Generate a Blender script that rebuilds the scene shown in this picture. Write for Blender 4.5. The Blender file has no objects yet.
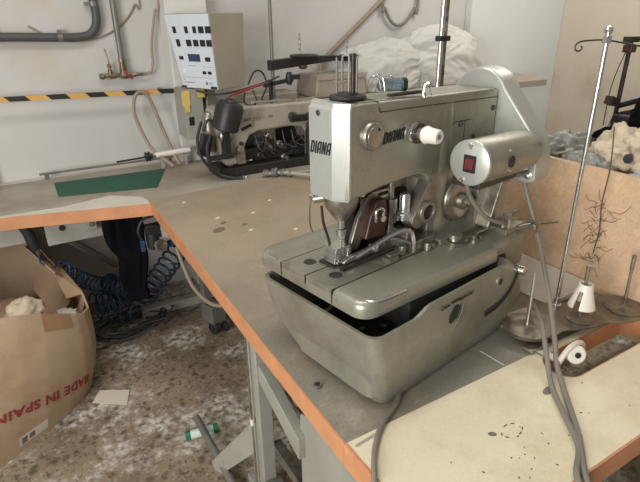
import bpy, bmesh, math, random
from mathutils import Vector, Matrix, noise
random.seed(7)
C = bpy.context.scene.collection
PI = math.pi
def V3(*a): return Vector(a)

# ------------------------------------------------------------------ materials
def mat(name, col, rough=.6, metal=0., var=.12, scale=8., bump=0., bscale=60., col2=None, c2lo=.5, c2hi=.7,
        c2scale=5., coat=0., trans=0., detail=4., spec=.5, fine=0.):
    m = bpy.data.materials.new(name); m.use_nodes = True
    nt = m.node_tree; b = nt.nodes['Principled BSDF']; L = nt.links
    b.inputs['Roughness'].default_value = rough; b.inputs['Metallic'].default_value = metal
    b.inputs['Specular IOR Level'].default_value = spec
    if coat: b.inputs['Coat Weight'].default_value = coat; b.inputs['Coat Roughness'].default_value = .25
    if trans: b.inputs['Transmission Weight'].default_value = trans
    tc = nt.nodes.new('ShaderNodeTexCoord')
    n = nt.nodes.new('ShaderNodeTexNoise'); n.inputs['Scale'].default_value = scale
    n.inputs['Detail'].default_value = detail; n.inputs['Roughness'].default_value = .62
    L.new(tc.outputs['Object'], n.inputs['Vector'])
    r = nt.nodes.new('ShaderNodeValToRGB')
    r.color_ramp.elements[0].position = .3; r.color_ramp.elements[1].position = .7
    lo = tuple(max(0, c*(1-var)) for c in col); hi = tuple(min(1, c*(1+var)) for c in col)
    r.color_ramp.elements[0].color = (*lo, 1); r.color_ramp.elements[1].color = (*hi, 1)
    L.new(n.outputs['Fac'], r.inputs['Fac']); out = r.outputs['Color']
    if col2:
        n2 = nt.nodes.new('ShaderNodeTexNoise'); n2.inputs['Scale'].default_value = c2scale
        n2.inputs['Detail'].default_value = 6; n2.inputs['Roughness'].default_value = .65
        L.new(tc.outputs['Object'], n2.inputs['Vector'])
        r2 = nt.nodes.new('ShaderNodeValToRGB'); r2.color_ramp.elements[0].position = c2lo; r2.color_ramp.elements[1].position = c2hi
        L.new(n2.outputs['Fac'], r2.inputs['Fac'])
        mx = nt.nodes.new('ShaderNodeMix'); mx.data_type = 'RGBA'
        L.new(r2.outputs['Color'], mx.inputs['Factor']); L.new(out, mx.inputs['A']); mx.inputs['B'].default_value = (*col2, 1)
        out = mx.outputs['Result']
    if fine:
        n3 = nt.nodes.new('ShaderNodeTexNoise'); n3.inputs['Scale'].default_value = 180; n3.inputs['Detail'].default_value = 2
        L.new(tc.outputs['Object'], n3.inputs['Vector'])
        r3 = nt.nodes.new('ShaderNodeValToRGB'); r3.color_ramp.elements[0].position = .35; r3.color_ramp.elements[1].position = .65
        r3.color_ramp.elements[0].color = (1-fine,)*3+(1,)
        L.new(n3.outputs['Fac'], r3.inputs['Fac'])
        mm = nt.nodes.new('ShaderNodeMix'); mm.data_type = 'RGBA'; mm.blend_type = 'MULTIPLY'; mm.inputs['Factor'].default_value = 1
        L.new(out, mm.inputs['A']); L.new(r3.outputs['Color'], mm.inputs['B']); out = mm.outputs['Result']
    L.new(out, b.inputs['Base Color'])
    if bump:
        n4 = nt.nodes.new('ShaderNodeTexNoise'); n4.inputs['Scale'].default_value = bscale; n4.inputs['Detail'].default_value = 5
        L.new(tc.outputs['Object'], n4.inputs['Vector'])
        bp = nt.nodes.new('ShaderNodeBump'); bp.inputs['Strength'].default_value = bump; bp.inputs['Distance'].default_value = .01
        L.new(n4.outputs['Fac'], bp.inputs['Height']); L.new(bp.outputs['Normal'], b.inputs['Normal'])
    return m

def mat_emit(name, col, s):
    m = bpy.data.materials.new(name); m.use_nodes = True; nt = m.node_tree
    b = nt.nodes['Principled BSDF']; b.inputs['Base Color'].default_value = (*col, 1)
    b.inputs['Emission Color'].default_value = (*col, 1); b.inputs['Emission Strength'].default_value = s
    return m

def mat_floor():
    m = bpy.data.materials.new('terrazzo'); m.use_nodes = True; nt = m.node_tree; L = nt.links
    b = nt.nodes['Principled BSDF']; b.inputs['Roughness'].default_value = .62
    tc = nt.nodes.new('ShaderNodeTexCoord'); co = tc.outputs['Object']
    nz = nt.nodes.new('ShaderNodeTexNoise'); nz.inputs['Scale'].default_value = 3.; nz.inputs['Detail'].default_value = 5
    L.new(co, nz.inputs['Vector'])
    base = nt.nodes.new('ShaderNodeValToRGB'); e = base.color_ramp.elements
    e[0].position = .3; e[0].color = (.15, .115, .08, 1); e[1].position = .7; e[1].color = (.35, .28, .195, 1)
    L.new(nz.outputs['Fac'], base.inputs['Fac'])
    # dark chips: distorted voronoi
    nd = nt.nodes.new('ShaderNodeTexNoise'); nd.inputs['Scale'].default_value = 40
    L.new(co, nd.inputs['Vector'])
    mxv = nt.nodes.new('ShaderNodeMix'); mxv.data_type = 'RGBA'; mxv.inputs['Factor'].default_value = .03
    L.new(co, mxv.inputs['A']); L.new(nd.outputs['Color'], mxv.inputs['B'])
    def chips(scale, lo, hi, colr, src, thr):
        v = nt.nodes.new('ShaderNodeTexVoronoi'); v.inputs['Scale'].default_value = scale
        L.new(mxv.outputs['Result'], v.inputs['Vector'])
        r = nt.nodes.new('ShaderNodeValToRGB'); r.color_ramp.elements[0].position = lo; r.color_ramp.elements[1].position = hi
        r.color_ramp.elements[0].color = (1, 1, 1, 1); r.color_ramp.elements[1].color = (0, 0, 0, 1)
        L.new(v.outputs['Distance'], r.inputs['Fac'])
        s = nt.nodes.new('ShaderNodeSeparateColor'); L.new(v.outputs['Color'], s.inputs['Color'])
        g = nt.nodes.new('ShaderNodeMath'); g.operation = 'GREATER_THAN'; g.inputs[1].default_value = thr; L.new(s.outputs['Red'], g.inputs[0])
        mu = nt.nodes.new('ShaderNodeMath'); mu.operation = 'MULTIPLY'; L.new(g.outputs[0], mu.inputs[0]); L.new(r.outputs['Color'], mu.inputs[1])
        mu2 = nt.nodes.new('ShaderNodeMath'); mu2.operation = 'MULTIPLY'; L.new(mu.outputs[0], mu2.inputs[0]); mu2.inputs[1].default_value = .8
        mx = nt.nodes.new('ShaderNodeMix'); mx.data_type = 'RGBA'; L.new(mu2.outputs[0], mx.inputs['Factor'])
        L.new(src, mx.inputs['A']); mx.inputs['B'].default_value = (*colr, 1)
        return mx.outputs['Result']
    out = chips(30, .20, .52, (.065, .048, .034), base.outputs['Color'], .45)
    out = chips(75, .2, .5, (.09, .065, .045), out, .5)
    out = chips(52, .15, .45, (.36, .31, .25), out, .6)
    # white plaster dust, patchy
    n5 = nt.nodes.new('ShaderNodeTexNoise'); n5.inputs['Scale'].default_value = 2.6; n5.inputs['Detail'].default_value = 8; n5.inputs['Roughness'].default_value = .72
    mp = nt.nodes.new('ShaderNodeMapping'); mp.inputs['Location'].default_value = (.75, .2, 0); L.new(co, mp.inputs['Vector']); L.new(mp.outputs['Vector'], n5.inputs['Vector'])
    r5 = nt.nodes.new('ShaderNodeValToRGB'); r5.color_ramp.elements[0].position = .50; r5.color_ramp.elements[1].position = .60
    L.new(n5.outputs['Fac'], r5.inputs['Fac'])
    n6 = nt.nodes.new('ShaderNodeTexNoise'); n6.inputs['Scale'].default_value = 38; n6.inputs['Detail'].default_value = 3; L.new(co, n6.inputs['Vector'])
    r6 = nt.nodes.new('ShaderNodeValToRGB'); r6.color_ramp.elements[0].position = .38; r6.color_ramp.elements[1].position = .60
    L.new(n6.outputs['Fac'], r6.inputs['Fac'])
    mu = nt.nodes.new('ShaderNodeMath'); mu.operation = 'MULTIPLY'; L.new(r5.outputs['Color'], mu.inputs[0]); L.new(r6.outputs['Color'], mu.inputs[1])
    mx = nt.nodes.new('ShaderNodeMix'); mx.data_type = 'RGBA'; L.new(mu.outputs[0], mx.inputs['Factor']); L.new(out, mx.inputs['A']); mx.inputs['B'].default_value = (.66, .64, .60, 1)
    L.new(mx.outputs['Result'], b.inputs['Base Color'])
    return m

def mat_mixlam():
    m = bpy.data.materials.new('dusty_to_green_laminate'); m.use_nodes = True; nt = m.node_tree; L = nt.links
    b = nt.nodes['Principled BSDF']; b.inputs['Roughness'].default_value = .45
    tc = nt.nodes.new('ShaderNodeTexCoord'); co = tc.outputs['Object']
    def nz(sc, lo, hi, det=6):
        n = nt.nodes.new('ShaderNodeTexNoise'); n.inputs['Scale'].default_value = sc; n.inputs['Detail'].default_value = det; n.inputs['Roughness'].default_value = .65
        L.new(co, n.inputs['Vector']); r = nt.nodes.new('ShaderNodeValToRGB'); r.color_ramp.elements[0].position = lo; r.color_ramp.elements[1].position = hi
        L.new(n.outputs['Fac'], r.inputs['Fac']); return n, r.outputs['Color']
    def mix(f, a, c, mode='MIX'):
        x = nt.nodes.new('ShaderNodeMix'); x.data_type = 'RGBA'; x.blend_type = mode
        if hasattr(f, 'links'): L.new(f, x.inputs['Factor'])
        else: x.inputs['Factor'].default_value = f
        for k, v in (('A', a), ('B', c)):
            if isinstance(v, tuple): x.inputs[k].default_value = (*v, 1)
            else: L.new(v, x.inputs[k])
        return x.outputs['Result']
    sp = nt.nodes.new('ShaderNodeSeparateXYZ'); L.new(co, sp.inputs[0])
    n0, _ = nz(2.5, .3, .7)
    ad = nt.nodes.new('ShaderNodeMath'); ad.operation = 'MULTIPLY_ADD'; ad.inputs[1].default_value = 1.0; L.new(n0.outputs['Fac'], ad.inputs[0]); L.new(sp.outputs['Y'], ad.inputs[2])
    mr = nt.nodes.new('ShaderNodeMapRange'); mr.interpolation_type = 'SMOOTHSTEP'; mr.inputs['From Min'].default_value = .0; mr.inputs['From Max'].default_value = .75
    L.new(ad.outputs[0], mr.inputs['Value'])
    base = mix(mr.outputs['Result'], (.215,.212,.175), (.39,.31,.225))
    _, f1 = nz(3.4, .45, .75); base = mix(f1, base, (.27,.21,.15))
    _, f2 = nz(7., .55, .75); base = mix(f2, base, (.37,.33,.27))
    _, f3 = nz(180., .3, .55, 2); base = mix(.22, base, f3, 'MULTIPLY')
    L.new(base, b.inputs['Base Color']); return m

def mat_tape():
    m = bpy.data.materials.new('hazard_tape'); m.use_nodes = True; nt = m.node_tree; L = nt.links
    b = nt.nodes['Principled BSDF']; b.inputs['Roughness'].default_value = .5
    tc = nt.nodes.new('ShaderNodeTexCoord'); s = nt.nodes.new('ShaderNodeSeparateXYZ'); L.new(tc.outputs['Object'], s.inputs[0])
    a = nt.nodes.new('ShaderNodeMath'); a.operation = 'MULTIPLY_ADD'; a.inputs[1].default_value = 6.0; a.inputs[2].default_value = .88
    ad = nt.nodes.new('ShaderNodeMath'); ad.operation = 'ADD'; L.new(s.outputs['X'], ad.inputs[0]); L.new(s.outputs['Z'], ad.inputs[1])
    L.new(ad.outputs[0], a.inputs[0])
    f = nt.nodes.new('ShaderNodeMath'); f.operation = 'FRACT'; L.new(a.outputs[0], f.inputs[0])
    g = nt.nodes.new('ShaderNodeMath'); g.operation = 'GREATER_THAN'; g.inputs[1].default_value = .5; L.new(f.outputs[0], g.inputs[0])
    mx = nt.nodes.new('ShaderNodeMix'); mx.data_type = 'RGBA'; L.new(g.outputs[0], mx.inputs['Factor'])
    mx.inputs['A'].default_value = (.62, .36, .10, 1); mx.inputs['B'].default_value = (.02, .02, .022, 1)
    L.new(mx.outputs['Result'], b.inputs['Base Color']); return m

M = dict(
 wall=mat('painted_plaster', (.545,.535,.52), .9, var=.05, scale=1.3, bump=.25, bscale=14, col2=(.50,.44,.35), c2lo=.60, c2hi=.85, c2scale=1.6),
 pillar=mat('pale_plaster', (.64,.635,.61), .9, var=.05, scale=2, bump=.2, bscale=14, col2=(.55,.44,.30), c2lo=.62, c2hi=.85, c2scale=3),
 coolwall=mat('cool_plaster', (.68,.70,.70), .9, var=.04, scale=2, bump=.2, bscale=14),
 warmlit_wall=mat('warm_lit_plaster', (.60,.54,.44), .9, var=.06, scale=1.5, bump=.25, bscale=10, col2=(.46,.38,.28), c2lo=.55, c2hi=.8, c2scale=2.5),  # beige stands in for the warmer light on the right wall
 floor=mat_floor(),
 ceil=mat('ceiling_white', (.7,.68,.64), .9),
 lam=mat('worn_grey_laminate', (.385,.35,.29), .52, var=.14, scale=5, col2=(.25,.19,.13), c2lo=.45, c2hi=.72, c2scale=3.2, fine=.12),
 lam2=mat('worn_green_laminate', (.225,.215,.17), .40, var=.14, scale=5, col2=(.30,.26,.20), c2lo=.5, c2hi=.75, c2scale=4, fine=.1),
 white_lam=mat('scratched_cream_board', (.74,.67,.50), .48, var=.05, scale=4, col2=(.50,.42,.27), c2lo=.5, c2hi=.85, c2scale=4.5, fine=.06),
 white_strip=mat('white_laminate', (.60,.57,.50), .5, var=.07, scale=9),
 orange=mat('orange_wood_edge', (.54,.25,.12), .55, var=.13, scale=12, col2=(.66,.40,.25), c2lo=.6, c2hi=.8, c2scale=14),
 darkorange=mat('raw_wood_cut', (.32,.15,.07), .7, var=.3, scale=20),
 hammer=mat('silver_green_paint', (.34,.333,.272), .38, .5, var=.07, scale=9, col2=(.23,.21,.155), c2lo=.48, c2hi=.78, c2scale=7, fine=.08, coat=.15),
 hammer_l=mat('pale_silver_paint', (.49,.51,.475), .34, .45, var=.06, scale=9, fine=.05, coat=.2),
 plate=mat('brushed_bed_steel', (.36,.355,.30), .36, .65, var=.12, scale=14, col2=(.17,.14,.10), c2lo=.52, c2hi=.8, c2scale=12, fine=.1),
 steel=mat('oily_steel', (.33,.31,.265), .34, .8, var=.25, scale=25, col2=(.13,.10,.07), c2lo=.5, c2hi=.75, c2scale=22),
 chrome=mat('bright_steel', (.68,.67,.64), .2, .95, var=.08, scale=20),
 dsteel=mat('dark_oily_metal', (.06,.052,.042), .45, .6, var=.4, scale=25),
 black=mat('black_plastic', (.018,.018,.02), .45, var=.3),
 blackcloth=mat('black_cloth', (.006,.006,.008), 1., var=.4, scale=15, spec=.05),
 ink=mat('black_ink', (.012,.012,.012), .5, var=.1),
 red=mat('red_rocker', (.12,.006,.016), .3, var=.2),
 brownred=mat('rusty_red_lacquer', (.045,.018,.014), .35, var=.4, scale=30),
 redp=mat('red_plastic', (.26,.025,.03), .4),
 redink=mat('red_ink', (.30,.04,.045), .8, var=.2, scale=40),
 whitep=mat('white_plastic', (.78,.75,.66), .4, var=.04),
 card=mat('cardboard', (.49,.36,.24), .85, var=.08, scale=6, col2=(.34,.22,.13), c2lo=.5, c2hi=.8, c2scale=5, fine=.06),
 card_in=mat('cardboard_inner', (.40,.275,.175), .9, var=.1, scale=6),
 cardtape=mat('brown_tape', (.36,.22,.12), .35, var=.1),
 chip=mat('chipboard', (.62,.43,.28), .8, var=.08, scale=30, col2=(.47,.30,.18), c2lo=.45, c2hi=.7, c2scale=5, fine=.14),
 cable=mat('grey_rubber', (.20,.185,.155), .55, var=.1),
 pipe=mat('grey_conduit', (.07,.07,.068), .5, var=.15),
 steelpipe=mat('galvanised_pipe', (.21,.20,.185), .5, .5, var=.15),
 brass=mat('tarnished_brass', (.20,.15,.09), .45, .7, var=.4, scale=50, col2=(.4,.37,.3), c2lo=.5, c2hi=.6, c2scale=30),
 tape=mat_tape(), mixlam=mat_mixlam(),
 green=mat('green_mat', (.02,.105,.062), .7, var=.12, scale=12, fine=.25),
 beigehose=mat('beige_hose', (.29,.235,.17), .5, var=.1),
 blue=mat('blue_hose', (.02,.06,.14), .35, var=.15),
 navy=mat('dark_blue_hose', (.02,.035,.06), .35, var=.2),
 greyp=mat('grey_steel_paint', (.34,.335,.295), .5, .1, var=.12, scale=6, col2=(.28,.25,.2), c2lo=.55, c2hi=.8, c2scale=5),
 greyd=mat('dark_grey_steel', (.17,.165,.15), .5, .2, var=.2, scale=10),
 panelw=mat('blue_white_panel', (.60,.655,.72), .5, var=.03),
 boxside=mat('beige_steel', (.33,.295,.235), .55, .1, var=.07, scale=5),
 lcd=mat('dark_blue_display', (.03,.045,.11), .25),
 m2=mat('old_cream_enamel', (.34,.32,.265), .38, var=.12, scale=8, col2=(.2,.16,.11), c2lo=.5, c2hi=.8, c2scale=9, coat=.2),
 grime_shade=mat('grimy_shade_black', (.022,.02,.02), .5, .1, var=.5, scale=40),  # grimy black, also stands in for shade in openings
 fabric=mat('white_cotton', (.53,.53,.51), .9, var=.04, scale=3, bump=.15, bscale=120),
 bench=mat('brown_beige_top', (.36,.315,.255), .5, var=.08, scale=4),
 glass=mat('blue_glass', (.30,.42,.48), .12, var=.1, trans=.75),
 foam=mat('yellowed_foam', (.58,.49,.37), .95, var=.18, scale=14, bump=.8, bscale=25),
 bag=mat('grey_plastic_bag', (.27,.265,.245), .45, var=.25, scale=10, bump=.4, bscale=12),
 bluebag=mat('blue_grey_bag', (.27,.34,.40), .35, var=.2, scale=8, bump=.4, bscale=12),
 paper=mat('paper', (.62,.57,.48), .9, var=.05),
 greenp=mat('green_label', (.01,.16,.07), .4),
 mint=mat('mint_white', (.56,.68,.62), .5),
 yellow=mat('yellow_paper', (.62,.45,.14), .7, var=.15, scale=20),
 tray=mat('dull_tray_steel', (.26,.235,.19), .42, .7, var=.2, scale=20, col2=(.14,.115,.085), c2lo=.45, c2hi=.7, c2scale=15),
 stain=mat('brown_stain', (.17,.135,.10), .5, var=.2, scale=40),
 thread=mat('dark_thread', (.13,.085,.055), .9),
)

# ------------------------------------------------------------------ mesh helpers
SPLIT = {'blue_fitting','bolt_lug','worn_lip','thread_guide_rod','cam_screw','clamp_screw','tag','joint','tension_dial','set_screw','foot_pad','spool_disc','gauge','wheel','bracket_piece'}
def islands(bm):
    left = set(bm.verts); out = []
    while left:
        st = [left.pop()]; isl = set(st)
        while st:
            for e in st.pop().link_edges:
                for w_ in e.verts:
                    if w_ in left: left.discard(w_); isl.add(w_); st.append(w_)
        out.append(isl)
    return out
def obj(name, bm, m, parent=None, smooth=35, bev=0, seg=2, loc=None, rot=None):
    if name in SPLIT and parent:
        bm.verts.index_update(); isl = [sorted(v.index for v in i) for i in islands(bm)]
        if len(isl) > 1:
            r = None
            for idx in isl:
                c = bm.copy(); c.verts.ensure_lookup_table(); keep = set(idx)
                bmesh.ops.delete(c, geom=[v for v in c.verts if v.index not in keep], context='VERTS')
                r = obj1(name, c, m, parent, smooth, bev, seg, loc, rot)
            bm.free(); return r
    return obj1(name, bm, m, parent, smooth, bev, seg, loc, rot)
def obj1(name, bm, m, parent=None, smooth=35, bev=0, seg=2, loc=None, rot=None):
    me = bpy.data.meshes.new(name)
    bmesh.ops.recalc_face_normals(bm, faces=bm.faces[:])
    bm.to_mesh(me); bm.free()
    me.materials.append(M[m] if isinstance(m, str) else m)
    o = bpy.data.objects.new(name, me); C.objects.link(o)
    if parent: o.parent = parent
    if loc: o.location = loc
    if rot: o.rotation_euler = rot
    if smooth:
        for p in me.polygons: p.use_smooth = True
        try: me.set_sharp_from_angle(angle=math.radians(smooth))
        except Exception: pass
    if bev:
        b = o.modifiers.new('bevel', 'BEVEL'); b.width = bev; b.segments = seg; b.limit_method = 'ANGLE'; b.angle_limit = math.radians(40)
        b.harden_normals = True
    return o
def thing(name, label, cat, loc=(0,0,0), rz=0, group=None, rot=None):
    o = bpy.data.objects.new(name, None); C.objects.link(o); o.empty_display_size = .05
    o.location = loc; o.rotation_euler = rot or (0,0,rz); o['label'] = label; o['category'] = cat
    if group: o['group'] = group
    return o
def tag(o, label, cat, group=None, kind=None):
    o['label'] = label; o['category'] = cat
    if group: o['group'] = group
    if kind: o['kind'] = kind
    return o
def struct(o): o['kind'] = 'structure'; return o
def B(): return bmesh.new()
def box(bm, a, b, R=None):
    (x0,y0,z0),(x1,y1,z1) = a, b
    vs = [bm.verts.new(Vector(p) if R is None else R @ Vector(p)) for p in
          ((x0,y0,z0),(x1,y0,z0),(x1,y1,z0),(x0,y1,z0),(x0,y0,z1),(x1,y0,z1),(x1,y1,z1),(x0,y1,z1))]
    for f in ((3,2,1,0),(4,5,6,7),(0,1,5,4),(1,2,6,5),(2,3,7,6),(3,0,4,7)): bm.faces.new([vs[i] for i in f])
    return bm
def cbox(bm, c, s, R=None):
    h = [k/2 for k in s]
    T = Matrix.Translation(Vector(c)) @ (R.to_4x4() if R else Matrix.Identity(4))
    return box(bm, (-h[0],-h[1],-h[2]), h, T)
def frame(d, up=None):
    d = Vector(d).normalized(); up = Vector(up) if up else (Vector((0,0,1)) if abs(d.z) < .95 else Vector((1,0,0)))
    x = up.cross(d).normalized(); y = d.cross(x); return x, y, d
def lathe(bm, o, d, prof, n=24, cap=True):
    """prof: (distance along axis, radius)"""
    x, y, z = frame(d); o = Vector(o); rings = []
    for t, r in prof:
        rings.append([bm.verts.new(o + z*t + (x*math.cos(2*PI*k/n) + y*math.sin(2*PI*k/n))*max(r, 1e-4)) for k in range(n)])
    for a, b in zip(rings, rings[1:]):
        for k in range(n): bm.faces.new((a[k], a[(k+1)%n], b[(k+1)%n], b[k]))
    if cap: bm.faces.new(rings[0][::-1]); bm.faces.new(rings[-1])
    return bm
def cyl(bm, a, b, r, r2=None, n=20):
    a, b = Vector(a), Vector(b); return lathe(bm, a, b-a, [(0, r), ((b-a).length, r if r2 is None else r2)], n)
def smooth_pts(pts, k=8):
    P = [Vector(p) for p in pts]; P = [P[0]*2-P[1]] + P + [P[-1]*2-P[-2]]; out = []
    for i in range(1, len(P)-2):
        p0, p1, p2, p3 = P[i-1:i+3]
        for j in range(k):
            t = j/k
            out.append(.5*((2*p1)+(p2-p0)*t+(2*p0-5*p1+4*p2-p3)*t*t+(3*p1-p0-3*p2+p3)*t**3))
    out.append(P[-2]); return out
def tube(bm, pts, r, n=8, k=8, smooth=True):
    P = smooth_pts(pts, k) if smooth and len(pts) > 2 else [Vector(p) for p in pts]
    up = None; prev = None; ringp = None
    for i, p in enumerate(P):
        d = (P[min(i+1, len(P)-1)] - P[max(i-1, 0)])
        if d.length < 1e-7: continue
        d.normalize()
        if up is None:
            x, y, _ = frame(d)
        else:
            x = (up - d*up.dot(d))
            x = x.normalized() if x.length > 1e-5 else frame(d)[0]
            y = d.cross(x)
        up = x; rr = r(i/len(P)) if callable(r) else r
        ring = [bm.verts.new(p + (x*math.cos(2*PI*q/n) + y*math.sin(2*PI*q/n))*rr) for q in range(n)]
        if prev:
            for q in range(n): bm.faces.new((prev[q], prev[(q+1)%n], ring[(q+1)%n], ring[q]))
        else: bm.faces.new(ring[::-1])
        prev = ring
    bm.faces.new(prev); return bm
def prism(bm, outline, fn, d0, d1):
    """outline 2d points; fn(a,b,d) -> 3d"""
    lo = [bm.verts.new(Vector(fn(a, b, d0))) for a, b in outline]; hi = [bm.verts.new(Vector(fn(a, b, d1))) for a, b in outline]
    n = len(outline)
    bm.faces.new(lo[::-1]); bm.faces.new(hi)
    for i in range(n): bm.faces.new((lo[i], lo[(i+1)%n], hi[(i+1)%n], hi[i]))
    return bm
fz = lambda a, b, d: (a, b, d)          # extrude along z
fv = lambda a, b, d: (a, d, b)          # outline in x-z, extrude along y
fu = lambda a, b, d: (d, a, b)          # outline in y-z, extrude along x
def rounded(pts, rs, n=6):
    out = []; N = len(pts)
    for i, p in enumerate(pts):
        p = Vector(p); a = Vector(pts[i-1]); b = Vector(pts[(i+1)%N]); r = rs[i] if isinstance(rs, (list, tuple)) else rs
        if r <= 0: out.append(tuple(p)); continue
        da, db = (a-p), (b-p); la, lb = da.length, db.length; da.normalize(); db.normalize()
        ang = da.angle(db)
        t = min(r/math.tan(ang/2), la*.49, lb*.49); r2 = t*math.tan(ang/2)
        c = p + (da+db).normalized()*(r2/math.sin(ang/2)); s = p+da*t; e = p+db*t
        a0 = math.atan2(s.y-c.y, s.x-c.x); a1 = math.atan2(e.y-c.y, e.x-c.x)
        dl = (a1-a0+PI) % (2*PI) - PI
        for k in range(n+1):
            q = a0+dl*k/n; out.append((c.x+r2*math.cos(q), c.y+r2*math.sin(q)))
    return out
def ellipse(cx, cy, rx, ry, n=20, a=0):
    return [(cx+rx*math.cos(t)*math.cos(a)-ry*math.sin(t)*math.sin(a), cy+rx*math.cos(t)*math.sin(a)+ry*math.sin(t)*math.cos(a)) for t in [2*PI*k/n for k in range(n)]]
def loft(bm, rings, cap0=True, cap1=True, closed=True):
    R = [[bm.verts.new(Vector(p)) for p in r] for r in rings]; n = len(R[0])
    for a, b in zip(R, R[1:]):
        for k in range(n if closed else n-1): bm.faces.new((a[k], a[(k+1)%n], b[(k+1)%n], b[k]))
    if cap0: bm.faces.new(R[0][::-1])
    if cap1: bm.faces.new(R[-1])
    return bm
def text_bm(s, size, shear=0., bold=0., depth=.0004, spacing=1.):
    cu = bpy.data.curves.new('lettering', 'FONT'); cu.body = s; cu.size = size; cu.shear = shear; cu.offset = bold
    cu.extrude = depth; cu.align_x = 'CENTER'; cu.align_y = 'CENTER'; cu.space_character = spacing; cu.resolution_u = 3
    o = bpy.data.objects.new('lettering', cu); C.objects.link(o); bpy.context.view_layer.update()
    me = bpy.data.meshes.new_from_object(o.evaluated_get(bpy.context.evaluated_depsgraph_get()))
    bm = B(); bm.from_mesh(me); bpy.data.objects.remove(o); bpy.data.curves.remove(cu); bpy.data.meshes.remove(me)
    return bm
def put(bm, M4): bmesh.ops.transform(bm, matrix=M4, verts=bm.verts[:]); return bm
def basis(o, x, y):
    x = Vector(x).normalized(); y = Vector(y).normalized(); z = x.cross(y).normalized()
    m = Matrix((x, y, z)).transposed().to_4x4(); m.translation = Vector(o); return m
def join_bm(dst, src):
    me = bpy.data.meshes.new('tmp'); src.to_mesh(me); src.free(); dst.from_mesh(me); bpy.data.meshes.remove(me); return dst
def blob(c, s, seed, amp=.25, freq=2., sub=4, flat=None, ridged=False, R=None):
    bm = B(); bmesh.ops.create_icosphere(bm, subdivisions=sub, radius=1)
    for v in bm.verts:
        p = v.co.normalized(); q = p*freq + Vector((seed*3.7, seed*1.3, seed*2.1))
        if ridged:
            w = noise.noise_vector(q)*.9
            n = sum((1-2.2*abs(noise.noise((q+w)*(1.8**k)+Vector((k*5,0,0)))))/(1.7**k) for k in range(4))*.4
        else: n = sum(noise.noise(q*(2**k))/(2**k) for k in range(4))
        p = p*(1+amp*n); p = Vector((p.x*s[0], p.y*s[1], p.z*s[2]))
        if R: p = R @ p
        p += Vector(c)
        if flat is not None and p.z < flat: p.z = flat + .0005*noise.noise(p*30)
        v.co = p
    return bm
def screw(bm, o, d, r=.004, h=.002): return lathe(bm, o, d, [(0, r), (h*.6, r), (h, r*.7)], 12)

def holeplate(outer, inners, z0, z1):
    bm = B()
    for z in (z0, z1):
        es = []
        for loop in [outer]+inners:
            vs = [bm.verts.new((a, b, z)) for a, b in loop]
            es += [bm.edges.new((vs[i], vs[(i+1)%len(vs)])) for i in range(len(vs))]
        bmesh.ops.triangle_fill(bm, use_beauty=True, use_dissolve=False, edges=es)
    bm.verts.ensure_lookup_table()
    N = sum(len(l) for l in [outer]+inners); i0 = 0
    for loop in [outer]+inners:
        n = len(loop)
        for i in range(n):
            a, b = i0+i, i0+(i+1)%n
            bm.faces.new((bm.verts[a], bm.verts[b], bm.verts[N+b], bm.verts[N+a]))
        i0 += n
    return bm

# ------------------------------------------------------------------ setting
struct(obj('floor', box(B(), (-2.6,-1.2,-.1), (4.0,2.95,0)), 'floor', smooth=0))
struct(obj('wall_back', box(B(), (-2.6,2.8,0), (4.0,2.95,2.8)), 'wall', smooth=0))
struct(obj('wall_right', box(B(), (3.85,-1.2,0), (4.0,2.8,2.8)), 'warmlit_wall', smooth=0))
struct(obj('trim_1', box(B(), (.745,2.68,0), (.955,2.8,2.8)), 'pillar', bev=.006))
struct(obj('trim_2', box(B(), (2.86,2.74,0), (3.85,2.8,2.8)), 'coolwall', bev=.006))
struct(obj('ceiling', box(B(), (-2.6,-1.2,2.8), (4.0,2.95,2.9)), 'ceil', smooth=0))

# ------------------------------------------------------------------ tables
T = .75
def legs(t, spots, m='greyp', h=.70, r=.025):
    for x, y in spots: obj('leg', box(B(), (x-r,y-r,0), (x+r,y+r,h)), m, t, bev=.004)

# back table along the wall
bt = thing('back_worktable', 'long worn grey laminate worktable with orange wood edge against the back wall', 'table', (0,2.45,0))
def off(pts, dx, dy): return [(a+dx, b+dy) for a, b in pts]
bto = [(-1.5,2.33), (-.25,2.262), (-.06,2.228), (.215,2.150), (.424,2.092), (.424,2.15), (1.5,2.15), (1.5,2.74), (-1.5,2.74)]
obj('tabletop', prism(B(), off(bto,0,-2.45), fz, .70, T), 'lam', bt, smooth=0)
edge = [(-1.5,2.33), (-.25,2.262), (-.06,2.228), (.215,2.150), (.424,2.090)]
ed = [(a, b-.003) for a, b in edge] + [(a, b+.001) for a, b in edge[::-1]]
obj('edge_band', prism(B(), off(ed,0,-2.45), fz, .699, T+.0006), 'orange', bt, smooth=0)
obj('white_strip', prism(B(), off([(-.6,2.285),(-.25,2.264),(-.06,2.231),(.215,2.152),(.423,2.094),(.423,2.15),(.415,2.20),(.30,2.30),(.10,2.25),(-.06,2.262)],0,-2.45), fz, T, T+.0012), 'white_strip', bt, smooth=0)
obj('apron', box(B(), (-.9,-.18,.62), (-.02,-.165,.70)), 'greyp', bt)
obj('apron', box(B(), (.02,-.215,.60), (.31,-.20,.70)), 'greyp', bt)
legs(bt, [(-1.2,.22),(1.3,.24),(-1.2,-.08)])
bm = B(); tube(bm, [(.07,-.18,.63),(.30,.12,.30)], .016, 6, smooth=False); obj('diagonal_brace', bm, 'greyd', bt)
bm = B(); cyl(bm, (.085,-.217,.667), (.085,-.214,.667), .013); obj('hole', bm, 'ink', bt)
bm = B(); box(bm, (.175,-.245,.645), (.215,-.216,.695)); obj('bracket', bm, 'greyp', bt, bev=.003)
bm = B(); cyl(bm, (.195,-.252,.67), (.195,-.243,.67), .010, n=6); obj('bolt', bm, 'steel', bt)

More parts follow.
